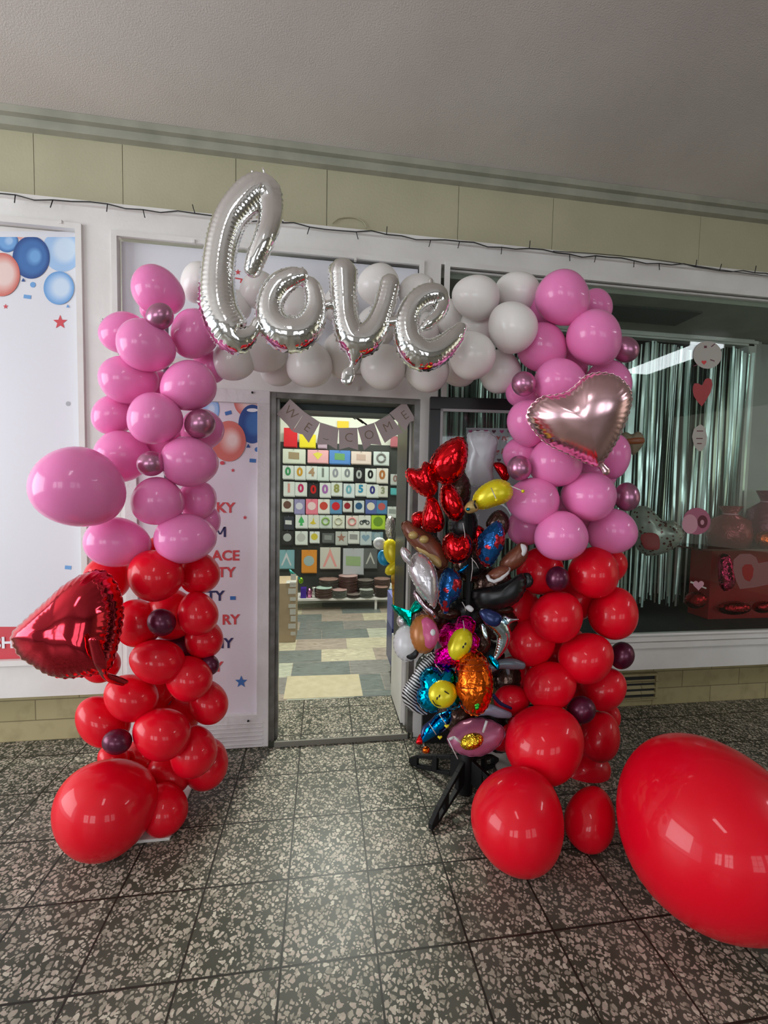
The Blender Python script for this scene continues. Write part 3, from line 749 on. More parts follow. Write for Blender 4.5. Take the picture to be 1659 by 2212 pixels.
# stands inside the arch: white base plates and poles
def arch_stand(corner, sx, sy, pole, label):
    t = thing('arch_stand', (pole[0], pole[1], 0), label, 'stand')
    x0, y0 = corner
    bev(bx('base_plate', M['white_wood'], x0, x0+sx, y0, y0+sy, .001, .014, t), .003)
    MB().tube([(pole[0], pole[1], .014), (pole[0], pole[1], 2.2)], .012, 10).build('pole', M['greytape'], t)
    return t
arch_stand((-.96, 1.80), .345, .42, (-.70, 2.05), 'white base plate and thin grey pole inside the left balloon column')
arch_stand((.93, 1.98), .30, .30, (1.03, 2.08), 'white base plate and thin grey pole inside the right balloon column')

# ------------------------------------------------------------------ SILVER SCRIPT WORD
def L4(u, v): return (420+u/2.676, 340+v/2.676)
word = thing('foil_word_balloon', at(760, 700, 1.74), 'shiny silver foil word Love in script, hung across the white balloons', 'balloon')
def letter(paths, Y=1.74, k=1.0):
    mb = MB()
    for pts in paths:
        puffy(mb, [L4(p[0], p[1]) for p in pts], [p[2]/2.676 for p in pts], [Y+(p[3] if len(p) > 3 else 0) for p in pts], k)
    return mb.build('letter', M['silver'], word)
letter([[(335,645,44,-.01),(358,580,50,-.02),(405,475,54,-.03),(436,365,58,-.02),(434,270,68,0),(404,195,80,0),(340,205,86,0),(268,275,86,0),(206,360,82,0),(166,470,80,0),(144,580,80,0),(132,700,84,0),(134,810,92,0),(150,900,96,0),(192,985,100,0),(245,1045,84,0),(305,1035,55,0),(345,1000,34,0)], [(380,200,70),(400,150,46),(405,112,20)]])
letter([[(618,682,38,-.015),(570,695,54,-.01),(492,740,66,0),(440,830,68,0),(442,930,78,0),(500,1005,92,0),(580,1020,95,0),(655,975,80,0),(695,890,62,0),(695,800,52,0),(668,735,42,.0),(628,720,26,.01)], [(345,1000,30),(368,960,34)]])
letter([[(858,668,76),(862,780,70),(868,880,66),(882,970,74),(918,1050,84),(980,1055,84),(1045,990,72),(1088,890,60),(1114,800,57),(1130,732,54)], [(930,1080,74),(926,1140,48),(918,1185,18)], [(750,860,22),(785,850,24)]], 1.745)
letter([[(1322,985,20,-.02),(1358,955,34,-.02),(1408,905,38,-.015),(1430,845,44,0),(1405,795,58,0),(1335,800,62,0),(1268,855,62,0),(1232,930,66,0),(1228,1010,74,0),(1252,1085,86,0),(1310,1138,90,0),(1385,1130,80,0),(1455,1085,66,0),(1512,1028,52,0),(1540,990,36,0)], [(1120,950,26),(1165,945,28)], [(1366,735,14),(1366,712,12)]])
mb = MB(); puffy(mb, [L4(918, 1180), L4(905, 1215), L4(892, 1250), L4(882, 1285)], [4, 6, 13, 12], 1.74, depth=.3)
mb.build('tail', M['silver'], word)
mb = MB()
for a, b in (((405, 90), (395, 60)), ((340, 85), (330, 78)), ((15, 830), (45, 845)), ((618, 660), (625, 635)), ((1366, 735), (1368, 700))):
    mb.tube([at(*L4(*a), 1.74), at(*L4(*b), 1.74)], .004, 6)
mb.build('hanging_tab', M['silver'], word)

# ------------------------------------------------------------------ FOIL HEARTS ON THE ARCH
def H3(u, v): return (940+u/3.456, 540+v/3.456)
O = at(1245, 900, 1.60)
h = thing('foil_heart_balloon', O, 'rose gold foil heart balloon on the right column', 'balloon')
mb = MB(); foil(mb, [H3(*p) for p in ((692,1255),(715,1170),(800,1098),(900,1082),(985,1060),(1050,1010),(1120,945),(1230,920),(1340,940),(1420,1000),(1460,1075),(1452,1180),(1400,1330),(1320,1480),(1225,1600),(1140,1590),(990,1520),(850,1450),(760,1370))], H3(1095, 1260), 1.62, .12, 44, mi=0, amp=.08, tilt=(.15, .1))
mb.build('heart_body', M['rosefoil'], h)
mb = MB(); puffy(mb, [H3(1225, 1585), H3(1250, 1615), H3(1275, 1650)], [8, 7, 10], 1.66, depth=.4); mb.build('tail', M['rosefoil'], h)
def H2(u, v): return (u/2.963, 950+v/2.963)
h = thing('foil_heart_balloon', at(140, 1370, 1.62), 'crimson foil heart balloon seen from its side, on the left column', 'balloon')
mb = MB(); foil(mb, [H2(*p) for p in ((95,1290),(105,1225),(200,1130),(330,1015),(430,925),(540,862),(640,840),(710,880),(765,980),(785,1100),(770,1230),(740,1350),(700,1460),(600,1500),(500,1515),(400,1520),(310,1495),(240,1450),(150,1390))], H2(470, 1200), 1.64, .13, 40, amp=.07, tilt=(-.35, .0))
mb.build('heart_body', M['bigredfoil'], h)
mb = MB(); puffy(mb, [H2(600, 1290), H2(640, 1430), H2(665, 1495), H2(720, 1530), H2(790, 1555)], [10, 12, 8, 11, 9], [1.50, 1.53, 1.58, 1.62, 1.66], depth=.5); mb.build('tail', M['bigredfoil'], h)
# ------------------------------------------------------------------ FLAT PRINTS
def ell(cx, cy, rx, ry, n=28, rot=0):
    a = math.radians(rot); return [(cx+rx*math.cos(t)*math.cos(a)-ry*math.sin(t)*math.sin(a), cy+rx*math.cos(t)*math.sin(a)+ry*math.sin(t)*math.cos(a)) for t in [2*PI*i/n for i in range(n)]]
def star(cx, cy, r, rot=-90, k=.42): return [(cx+(r if i % 2 == 0 else r*k)*math.cos(math.radians(rot+36*i)), cy+(r if i % 2 == 0 else r*k)*math.sin(math.radians(rot+36*i))) for i in range(10)]
def quad(cx, cy, w, h, rot=0):
    a = math.radians(rot); return [(cx+x*math.cos(a)-y*math.sin(a), cy+x*math.sin(a)+y*math.cos(a)) for x, y in ((-w, -h), (w, -h), (w, h), (-w, h))]
def heart2(cx, cy, r, rot=0):
    a = math.radians(rot); out = []
    for i in range(24):
        t = 2*PI*i/24; x = 16*math.sin(t)**3/16*r; y = -(13*math.cos(t)-5*math.cos(2*t)-2*math.cos(3*t)-math.cos(4*t))/16*r
        out.append((cx+x*math.cos(a)-y*math.sin(a), cy+x*math.sin(a)+y*math.cos(a)))
    return out
def art(mb, pts, Y, mi, clip=None, lift=0.):
    if clip: pts = [(min(max(x, clip[0]), clip[2]), min(max(y, clip[1]), clip[3])) for x, y in pts]
    mb.poly([at(x, y, Y-lift) for x, y in pts], None, mi)
def pballoon(mb, cx, cy, rx, ry, cols, Y, clip=None, lift=.0004, rot=0):
    base = [prints[c].node_tree.nodes['Principled BSDF'].inputs['Base Color'].default_value[:3] for c in cols]
    key = tuple(cols)
    if key not in grads:
        grads[key] = []
        for i in range(14):
            q = i/13*3; a = min(2, int(q)); f = q-a
            prints.append(mat('print_tone', tuple(base[a][j]*(1-f)+base[a+1][j]*f for j in range(3)), .35)); grads[key].append(len(prints)-1)
    for i in range(14):
        k = 1-i*.055-(.03 if i else 0); art(mb, ell(cx+rx*.22*i/13, cy-ry*.05*i/13, rx*k, ry*k, 36, rot=rot), Y, grads[key][i], clip, lift+.00004*i)
grads = {}
prints = [M['signwhite'], mat('print_navy_blue', (.025, .075, .26), .35), mat('print_mid_blue', (.05, .16, .42), .35), mat('print_sky_blue', (.16, .36, .68), .35), mat('print_pale_blue', (.36, .54, .80), .35), mat('print_ice', (.60, .72, .86), .35),
          mat('print_coral', (.62, .16, .13), .35), mat('print_salmon', (.72, .36, .32), .35), mat('print_blush', (.80, .60, .56), .35), mat('print_scarlet', (.62, .07, .09), .35), mat('print_grey', (.4, .4, .43), .4), M['printwhite']]
mb = MB(); Ys = 2.4545; cl = (-900, 512, 169, 1426)
mb.add([at(-60, 500, 2.4548), at(173, 500, 2.4548), at(181, 1430, 2.4548), at(-60, 1430, 2.4548)], [(0, 1, 2, 3)], 0)
pballoon(mb, 135, 540, 43, 47, (4, 4, 5, 5), Ys, cl, .0003); pballoon(mb, 52, 508, 16, 12, (7, 7, 8, 8), Ys, cl, .0008)
pballoon(mb, 15, 521, 24, 24, (2, 3, 3, 4), Ys, cl, .0013); pballoon(mb, 67, 556, 40, 46, (1, 2, 2, 3), Ys, cl, .002)
pballoon(mb, 3, 593, 40, 47, (6, 7, 8, 8), Ys, cl, .0028); pballoon(mb, 127, 622, 33, 36, (3, 4, 5, 5), Ys, cl, .003)
art(mb, [(146, 657), (143, 664), (150, 664)], Ys, 3, None, .003); art(mb, [(50, 600), (46, 608), (54, 608)], Ys, 1, None, .003)
for s in (star(130, 696, 16), star(12, 662, 6)): art(mb, s, Ys, 9, None, .001)
for s in (ell(71, 615, 6, 6), quad(59, 641, 8, 4, 8), quad(147, 1226, 7, 4, 5)): art(mb, s, Ys, 3, None, .001)
art(mb, ell(147, 872, 5, 5), Ys, 10, None, .001)
art(mb, [(-60, 1354), (176, 1354), (178, 1425), (-60, 1428)], Ys, 9, None, .001)
ps = mb.build('window_poster', prints, fix=False); tag(ps, 'large white window poster with printed blue and red balloons and a red band', 'poster')
text('poster_lettering', 'SH', .083, M['printwhite'], ps, at(30, 1389, Ys-.004), XR, ZU, .0004, .03, 'RIGHT')
# transom marks
tp = bpy.data.objects['sign_panel']
mb = MB(); art(mb, star(514, 588, 7), 2.461, 0); art(mb, [(505, 602), (520, 604), (518, 611), (522, 612), (524, 602), (508, 599)], 2.461, 0)
mb.build('printed_mark', M['printred'], tp)
# left door leaf film
YL = 2.4175; cl = (430, 864, 560, 1540); mb = MB()
pballoon(mb, 535, 866, 30, 34, (6, 7, 8, 8), YL, cl, .0003); pballoon(mb, 452, 885, 22, 30, (3, 4, 4, 5), YL, cl, .0008)
pballoon(mb, 545, 916, 30, 42, (1, 1, 2, 2), YL, cl, .0015); pballoon(mb, 494, 953, 37, 44, (6, 6, 7, 8), YL, None, .0025)
art(mb, ell(545, 886, 12, 4), YL, 11, cl, .004)
for s in (quad(493, 892, 7, 4, -15), quad(546, 995, 7, 4, 5), ell(555, 971, 5, 5), quad(503, 1292, 6, 4), star(521, 1473, 14)): art(mb, s, YL, 2, None, .001)
for s in (star(503, 1016, 5), star(529, 1118, 5)): art(mb, s, YL, 9, None, .001)
art(mb, [(536, 958), (532, 967), (541, 967)], YL, 1, None, .002); art(mb, ell(480, 1000, 5, 4), YL, 9, None, .003)
mb.build('printed_balloons', prints, D1, fix=False)
for s, x, y, c in (('KY', 507, 1098, 'printred'), ('ACE', 517, 1201, 'printred'), ('TY', 508, 1237, 'printred'), ('TY', 484, 1288, 'printnavy'), ('RY', 517, 1339, 'printred'), ('IY', 503, 1390, 'printnavy'), ('Y', 481, 1441, 'printred')):
    text('door_lettering', s, .077, M[c], D1, at(x, y, YL-.001), XR, ZU, .0003, .028, 'RIGHT')

mb = MB(); p_ = at(488, 1149, YL-.001)
for q_ in ([(0, -.028), (0, .028), (-.012, .028), (-.012, -.028)], [(-.05, -.028), (-.05, .028), (-.062, .028), (-.062, -.028)], [(-.012, .028), (-.003, .028), (-.025, -.014), (-.034, -.014)], [(-.059, .028), (-.050, .028), (-.027, -.014), (-.036, -.014)]):
    mb.poly([p_+Vector((x, 0, z)) for x, z in q_], Vector((0, .0006, 0)))
mb.build('door_lettering', M['printnavy'], D1)
# poster in the right window, behind the black door
wp = MB(); Yp = 2.437
art(wp, [(1007, 924), (1150, 926), (1150, 1165), (1007, 1160)], Yp, 0)
for i in range(6): art(wp, heart2(1016+i*17, 932, 4.5), Yp, 1+i % 2, None, .001)
for i in range(5): art(wp, heart2(1012, 946+i*16, 4.5), Yp, 1+(i+1) % 2, None, .001)
for i in range(4): art(wp, heart2(1062+i*16, 994, 4.5), Yp, 1+i % 2, None, .001)
wp = wp.build('window_poster', [mat('poster_lilac', (.52, .46, .52), .4), mat('poster_magenta', (.5, .06, .2), .4), mat('poster_brown', (.12, .03, .05), .4)], fix=False)
tag(wp, 'pale poster with heart border behind the glass of the black door', 'poster')
text('poster_lettering', 'zy na', .045, M['printred'], wp, at(1098, 946, Yp-.002), XR, ZU, .0003, .02, 'RIGHT', .2)
text('poster_lettering', 'g kö', .045, M['printred'], wp, at(1098, 976, Yp-.002), XR, ZU, .0003, .02, 'RIGHT', .2)

# ------------------------------------------------------------------ WELCOME BANNER
def B(u, v): return (590+u/5.53, 850+v/5.53)
ban = thing('pennant_banner', at(740, 925, 2.47), 'grey paper pennant banner spelling WELCOME strung across the doorway', 'banner')
pen = [('W', [(200,68),(374,224),(228,452),(168,372),(42,246)], (212,232), 41), ('E', [(375,224),(560,346),(425,590),(352,490),(232,455)], (412,408), 33),
       ('', [(560,350),(782,418),(762,668),(660,610),(520,610)], (640,540), 17), ('C', [(785,412),(1006,412),(1018,676),(905,640),(790,668)], (905,530), 3),
       ('O', [(1008,412),(1208,352),(1296,618),(1172,604),(1086,680)], (1148,498), -17), ('M', [(1212,350),(1395,252),(1552,468),(1430,520),(1335,590)], (1372,402), -27),
       ('E', [(1390,234),(1576,92),(1706,320),(1630,342),(1582,448)], (1575,262), -38)]
for s, pl, c, ang in pen:
    Yb_ = 2.435
    o = MB().poly([at(*B(*p), Yb_) for p in pl], Vector((0, .0015, 0))).build('pennant', M['banner'], ban)
    if not s and c: # a lightly seen stroke of the fourth letter
        mb = MB(); mb.tube([at(*B(596, 535), Yb_-.001), at(*B(640, 552), Yb_-.001), at(*B(662, 548), Yb_-.001)], .0012, 5); mb.build('printed_letter', M['gold'], o); continue
    a = math.radians(ang); r = Vector((math.cos(a), 0, -math.sin(a))); u = Vector((math.sin(a), 0, math.cos(a)))
    text('printed_letter', s, .072, M['gold'], o, at(*B(*c), Yb_-.0008), r, u, .0002, -.012)
pts = [(150, 15), (200, 68), (374, 224), (560, 348), (785, 414), (1008, 412), (1210, 351), (1395, 243), (1576, 92), (1590, 70)]
MB().tube([at(*B(*p), 2.438) for p in pts], .0014, 5).build('hanging_cord', M['string'], ban)

# ------------------------------------------------------------------ SHOP INTERIOR THINGS
YP = 5.30
struct(bx('wall_pegboard', mat('dark_pegboard', (.035, .038, .036), .6), -.58, .98, 5.31, 5.35, .2, 2.02))
cardm = {}
def cm(c):
    k = tuple(c)
    if k not in cardm: cardm[k] = mat('card_print', c, .35)
    return cardm[k]
def K(u, v): return (440+u/3.318, 820+v/3.318)
Wc, Dk, Gy = (.72, .76, .74), (.02, .02, .022), (.5, .53, .52)
rows = {
 'bag row under the banner': [((575,340,665,480),(.62,.02,.03),'red gift bag','',None,''),((687,385,798,486),(.75,.62,.03),'yellow crown shaped package','',None,''),((818,440,880,490),(.45,.33,.42),'lilac package','',None,''),((1340,400,1420,480),(.4,.12,.15),'small red bow package','',None,'')],
 'wide package row': [((567,490,725,600),(.66,.70,.60),'cream wide package','',(.35,.27,.16),'box'),((745,497,890,597),(.80,.42,.45),'pink and yellow wide package','',(.75,.65,.1),'fan'),((902,500,1047,605),(.10,.25,.6),'blue wide package','',(.16,.36,.14),'box'),((1058,508,1197,605),(.72,.60,.55),'pale pink wide package','',(.55,.40,.35),'box'),((1218,510,1325,612),(.60,.66,.66),'pale grey square package','',(.2,.2,.2),'ring')],
 'upper number row': [((566,610,642,710),Wc,'white card','0',(.05,.30,.12),''),((650,612,727,716),Wc,'white card','0',(.62,.33,.03),''),((735,614,812,716),Wc,'white card','4',(.42,.27,.16),''),((816,618,893,722),(.66,.76,.73),'pale green card','1',(.20,.22,.21),''),((903,620,985,724),Wc,'white card','0',(.30,.31,.36),''),((988,622,1070,724),Wc,'white card','0',(.24,.26,.28),''),((1078,630,1148,735),Dk,'black card','0',(.40,.42,.42),''),((1158,632,1232,732),Wc,'white card','0',(.015,.015,.015),''),((1240,630,1318,740),(.74,.70,.66),'cream card','0',(.42,.16,.05),''),((1340,672,1405,752),Gy,'grey card','0',(.25,.15,.14),'')],
 'lower number row': [((572,726,649,834),Wc,'white card','1',(.70,.32,.28),''),((656,730,736,832),Wc,'white card','0',(.52,.02,.12),''),((750,738,822,842),Dk,'black card','0',(.55,.01,.01),''),((832,734,908,842),Wc,'white card','0',(.36,.14,.42),''),((915,732,990,832),Wc,'white card','8',(.30,.31,.10),''),((1002,740,1078,842),(.68,.74,.78),'pale blue card','0',(.18,.42,.50),''),((1087,738,1165,832),Wc,'white card','5',(.04,.28,.48),''),((1168,746,1250,842),Wc,'white card','0',(.04,.04,.22),''),((1252,756,1316,838),(.70,.70,.64),'cream card','3',(.28,.30,.20),''),((1340,772,1408,822),(.10,.45,.48),'turquoise glasses package','',None,'')],
 'party favour row': [((560,850,638,945),(.70,.70,.66),'white package','',(.13,.06,.04),'disc'),((650,852,720,962),(.30,.28,.50),'lavender package','',(.6,.6,.7),'disc'),((733,850,815,962),(.78,.20,.28),'coral pink package','',(.8,.6,.62),'disc'),((820,852,900,958),(.72,.72,.68),'white package with red disc','',(.55,.06,.04),'disc'),((907,856,987,958),(.12,.28,.48),'blue package with red disc','',(.6,.02,.03),'disc'),((998,864,1060,945),(.66,.66,.64),'pale package with dark red shape','',(.3,.02,.03),'disc'),((1078,862,1146,950),(.60,.66,.70),'white and blue package','',(.03,.10,.22),'disc'),((1160,856,1236,960),(.10,.14,.38),'dark blue package with cream disc','',(.7,.65,.55),'disc'),((1240,860,1311,960),(.08,.22,.42),'mid blue package','',(.5,.1,.1),'disc'),((1318,905,1386,985),(.62,.66,.64),'pale folded package','',(.3,.33,.32),'box')],
 'shaped balloon card row': [((575,975,640,1072),(.03,.035,.05),'dark card with white patch','',(.6,.62,.62),'box'),((658,965,742,1062),Wc,'white card with green shape','',(.06,.42,.12),'tree'),((750,965,825,1062),(.70,.72,.66),'white card with yellow banana','',(.66,.52,.04),'moon'),((832,967,915,1062),(.64,.72,.69),'pale mint card','',(.25,.42,.12),'ring'),((925,967,1006,1062),(.74,.76,.68),'cream card with pale outline','',(.55,.55,.42),'ring'),((1020,970,1106,1064),(.74,.70,.66),'white card with pink ring','',(.68,.28,.28),'ring'),((1112,968,1194,1062),(.72,.74,.70),'card with dark motorcycle','',(.05,.06,.06),'bike'),((1203,968,1297,1068),(.42,.62,.05),'lime green card','',(.16,.30,.03),'disc')],
 'small foil card row': [((558,1080,640,1182),Dk,'black card with grey ball','',(.4,.42,.42),'disc'),((656,1082,740,1180),Wc,'white card with grey disc','',(.5,.51,.5),'disc'),((760,1084,826,1168),Wc,'white card with yellow disc','',(.62,.52,.05),'disc'),((850,1096,932,1168),(.12,.13,.13),'dark grey bag','',(.25,.27,.27),'box'),((945,1084,1028,1182),(.5,.52,.5),'grey card with brown star','',(.35,.17,.13),'star'),((1036,1082,1112,1172),(.66,.68,.66),'white folded card','',(.3,.3,.3),'box'),((1122,1084,1200,1182),(.50,.58,.62),'pale blue card with heart','',(.22,.34,.45),'heart'),((1206,1088,1282,1150),(.22,.33,.40),'steel blue card','',(.35,.45,.5),'disc')],
 'bottom package row': [((540,1216,645,1352),(.22,.42,.48),'blue green garland package','',(.60,.62,.66),'tent'),((702,1216,806,1382),(.72,.28,.04),'orange and yellow package','',(.35,.45,.45),'disc'),((835,1198,975,1352),(.62,.60,.55),'white and pink package','',(.76,.34,.32),'tent'),((1000,1205,1143,1395),(.46,.48,.52),'lilac grey layered package','',(.30,.42,.22),'box'),((1150,1205,1240,1350),(.13,.14,.14),'dark pennant package','',(.5,.5,.48),'tent')],
}
colname = {(.05,.30,.12): 'green', (.62,.33,.03): 'orange', (.42,.27,.16): 'beige', (.20,.22,.21): 'grey', (.30,.31,.36): 'dark silver', (.24,.26,.28): 'silver', (.40,.42,.42): 'silver', (.015,.015,.015): 'black', (.42,.16,.05): 'brown', (.25,.15,.14): 'dull brown', (.70,.32,.28): 'rose', (.52,.02,.12): 'magenta', (.55,.01,.01): 'red', (.36,.14,.42): 'purple', (.30,.31,.10): 'olive', (.18,.42,.50): 'light blue', (.04,.28,.48): 'blue', (.04,.04,.22): 'navy', (.28,.30,.20): 'pale olive'}
for rn, items in rows.items():
    for (u0, v0, u1, v1), col, desc, dg_, c2, shp in items:
        x0, y0 = K(u0, v0); x1, y1 = K(u1, v1)
        A_ = at(x0, y0, YP-.03); B_ = at(x1, y1, YP-.03); cx_, cz_ = (A_.x+B_.x)/2, (A_.z+B_.z)/2
        lab = None
        if dg_: lab, nm, cat = f"{desc} with a {colname[tuple(c2)]} number {dg_}, {rn}", 'number_card', 'balloon package'
        else: lab, nm, cat = f"{desc} hanging in the {rn}", 'hanging_package', 'package'
        t = thing(nm, (cx_, YP, B_.z), lab+' of the shop wall', cat, 'packages on the '+rn)
        mb = MB(); k = random.uniform(-.03, .03)
        mb.box(A_.x, B_.x, YP-.03, YP-.022, B_.z, A_.z-.008); mb.box(A_.x+.006, B_.x+.008, YP-.021, YP-.008, B_.z-.012, A_.z-.012)
        mb.build('card', cm(col), t)
        MB().box(cx_-.004, cx_+.004, YP-.045, YP+.01, A_.z-.012, A_.z-.004).build('hook', M['steel'], t)
        w_ = (B_.x-A_.x); h_ = A_.z-B_.z; yy = YP-.0315
        if dg_: text('printed_number', dg_, h_*.78, cm(c2), t, (cx_, yy, cz_), XR, ZU, .001, .045)
        elif c2:
            mb = MB(); q = min(w_, h_)*.36
            def lp(pts): mb.poly([Vector((cx_+x*q, yy, cz_+y*q)) for x, y in pts], Vector((0, .001, 0)))
            circ = [(math.cos(2*PI*i/20), math.sin(2*PI*i/20)) for i in range(20)]
            if shp == 'disc': lp(circ)
            elif shp == 'ring': mb.tube([Vector((cx_+x*q*.8, yy, cz_+y*q*.8)) for x, y in circ+circ[:1]], q*.22, 6)
            elif shp == 'box': lp([(-1, -.6), (1, -.7), (1, .6), (-1, .7)])
            elif shp == 'star': lp([(x, -y) for x, y in star(0, 0, 1.1)])
            elif shp == 'heart': lp([(x, -y) for x, y in heart2(0, 0, 1)])
            elif shp == 'tree': lp([(0, 1.2), (-.5, .3), (-.7, -.3), (-.2, -.5), (-.4, -1.1), (.4, -1.1), (.2, -.5), (.7, -.3), (.5, .3)])
            elif shp == 'moon': lp([(0, 1), (-.3, 0), (-1, -.6), (-.2, -.9), (.7, -.7), (.2, -.2)])
            elif shp == 'fan': lp([(0, -.8), (-1, .4), (0, .8), (1, .4)])
            elif shp == 'tent': lp([(0, 1.3), (-1, -1.3), (-.7, -1.3), (0, .3), (.7, -1.3), (1, -1.3)])
            elif shp == 'bike':
                for sx in (-.7, .7): mb.tube([Vector((cx_+(sx+x*.4)*q, yy, cz_+(y*.4-.3)*q)) for x, y in circ+circ[:1]], q*.13, 6)
                lp([(-.7, -.3), (-.4, .3), (.3, .4), (.8, .1), (.5, -.2), (0, -.4)])
            mb.build('printed_shape', cm(c2), t)
p = at(742, 914, 5.2); o = bx('sale_sign', cm((.75, .48, .03)), p.x-.07, p.x+.07, 5.335, 5.349, p.z-.05, p.z+.045)
tag(o, 'small orange yellow sign above the pegboard, behind the banner', 'sign')
mb = MB()
for i in range(26):
    a = at(728+i*1.4+random.uniform(-1, 1), 885+i*.4, 3.6); b = at(750+i*1.8, 890+i*1.0+random.uniform(0, 6), 3.6); mb.tube([a, b], .004, 4)
o = mb.build('hanging_fringe', mat('dark_brown_fringe', (.03, .015, .01), .6)); o['kind'] = 'stuff'; tag(o, 'dark brown drooping fringe under the ceiling of the shop', 'fringe')

# shelf with stacks of plates
sh = thing('low_shelf', (.35, 5.0, .032), 'low white display shelf carrying plate stacks under the pegboard', 'shelf')
zs = at(740, 1293, 4.98).z
bx('shelf_board', M['white_wood'], -.5, .86, 4.98, 5.3, zs-.022, zs, sh)
for x in (-.45, at(812, 1300, 5.0).x, .83): bx('leg', M['white_wood'], x-.014, x+.014, 5.0, 5.03, .032, zs-.022, sh)
pm = [noise_mat('printed_plate', a, b, 30, .3) for a, b in (((.34, .20, .17), (.42, .28, .24)), ((.40, .42, .38), (.52, .55, .50)), ((.28, .13, .12), (.36, .2, .18)), ((.20, .16, .14), (.28, .24, .22)))]
ptop = mat('plate_face_mint', (.5, .66, .58), .3); ptop2 = mat('plate_face_rose', (.55, .36, .34), .3)
prof = [(0, .002), (.7, .002), (1, .012), (1.0, .014), (.7, .005), (0, .005)]
stacks = [(862,1565,118,9,0,5.05,'front stack of red brown plates with a mint top, left',ptop),(972,1565,106,7,1,5.05,'front stack of pale plates with a rose top, middle left',ptop2),(1075,1560,100,3,3,5.05,'low dark front stack, middle',pm[3]),(1165,1562,104,7,1,5.05,'front stack of grey green plates, right of the middle',pm[1]),(1275,1558,100,9,3,5.06,'front stack of dark plates at the right end',pm[0]),
          (897,1525,140,14,3,5.2,'tall rear stack of brown plates, left',pm[0]),(1033,1530,138,17,2,5.2,'tallest rear stack of reddish plates, middle',ptop2),(1155,1525,122,13,3,5.2,'rear stack of grey brown plates, right of middle',pm[3]),(1275,1525,120,14,0,5.2,'rear stack of pink brown plates at the right end',pm[0])]
for u, v, wpx, nplt, mi_, Yd, lab, tm in stacks:
    c_ = at(*K(u, v), Yd); r_ = wpx/3.318*Yd/F_PX/2
    me = None
    for k in range(nplt):
        last = k == nplt-1
        if me is None or last:
            mb = MB().lathe([(a*r_, b*r_/.06*.55+(0)) for a, b in prof], (0, 0, 0), 20); o = mb.build('plate', tm if last else pm[mi_], origin=(0, 0, 0)); me = o.data
        else: o = bpy.data.objects.new('plate', me); C.objects.link(o)
        o.location = (c_.x+random.uniform(-.006, .006), Yd, zs+.0005+k*.0135)
        tag(o, ('topmost plate of the ' if last else 'plate in the ')+lab, 'plate', 'plates in the '+lab)

# cardboard box
p0, p1 = at(582, 1390, 3.95), at(640, 1390, 3.95); zt = at(600, 1262, 3.95).z
bxo = thing('cardboard_box', (-.43, 4.1, .032), 'tall brown cardboard box with torn tape inside the doorway', 'box')
x1 = at(638, 1385, 3.98).x; bev(bx('box_body', M['cardboard'], -.60, x1, 3.98, 4.32, .033, zt, bxo))
mb = MB()
for k in range(9):
    z = .1+k*.065; mb.box(x1-.05+random.uniform(-.02, .01), x1+.001, 3.9775, 3.979, z, z+random.uniform(.03, .06))
mb.box(x1-.09, x1+.001, 3.975, 4.1, zt, zt+.002)
mb.build('packing_tape', M['tape'], bxo)
# odds and ends on the shelf
p = at(655, 1280, 5.05); q_ = at(*K(714, 1528), 5.05)
tag(bev(bx('gift_box', cm((.06, .02, .30)), q_.x-.03, q_.x+.035, 5.02, 5.1, zs+.0005, zs+.12)), 'small purple gift box at the left end of the shelf', 'box')
q_ = at(*K(757, 1528), 5.05); mb = MB(); mb.lathe([(0, 0), (.03, 0), (.035, .06), (.02, .09), (.012, .11), (0, .11)], (q_.x, 5.06, zs+.0005), 14)
tag(mb.build('balloon_weight', foil_mat('pink_wrap', (.7, .25, .45), .2, .6, 40)), 'pink foil wrapped weight beside the purple gift box', 'balloon weight')
q_ = at(*K(790, 1528), 5.05); mb = MB(); mb.lathe([(0, 0), (.032, 0), (.036, .05), (.018, .09), (.03, .13), (0, .12)], (q_.x, 5.06, zs+.0005), 14)
tag(mb.build('balloon_weight', foil_mat('silver_wrap', (.6, .6, .58), .2, .8, 40)), 'silver foil wrapped weight beside the stack with a mint top', 'balloon weight')
q_ = at(*K(1343, 1535), 5.05); t = thing('spray_bottle', (q_.x, 5.06, zs), 'small white bottle with blue label at the right end of the shelf', 'bottle')
MB().lathe([(0, 0), (.025, 0), (.025, .10), (.012, .13), (.012, .16), (0, .16)], (q_.x, 5.06, zs+.0005), 14).build('bottle_body', cm((.72, .74, .74)), t)
MB().lathe([(.0255, .055), (.0255, .095)], (q_.x, 5.06, zs), 14).build('label_band', cm((.12, .3, .5)), t)
mb = MB(); foil(mb, [K(612,1358),(K(640,1375)),K(668,1400),K(695,1425),K(680,1432),K(650,1415),K(625,1395)], K(655,1398), 4.6, .02, 12, n=60, amp=.05)
tag(mb.build('foil_balloon', foil_mat('turquoise_foil', (.10, .55, .50), .15, .2)), 'thin turquoise foil piece poking up behind the cardboard box', 'balloon')
mb = MB(); foil(mb, ell(*K(697, 1440), 5, 7), K(697, 1440), 4.7, .02, 10, n=48)
tag(mb.build('foil_balloon', foil_mat('lime_foil', (.3, .6, .05), .2, .2)), 'small lime green foil ball beside the cardboard box', 'balloon')

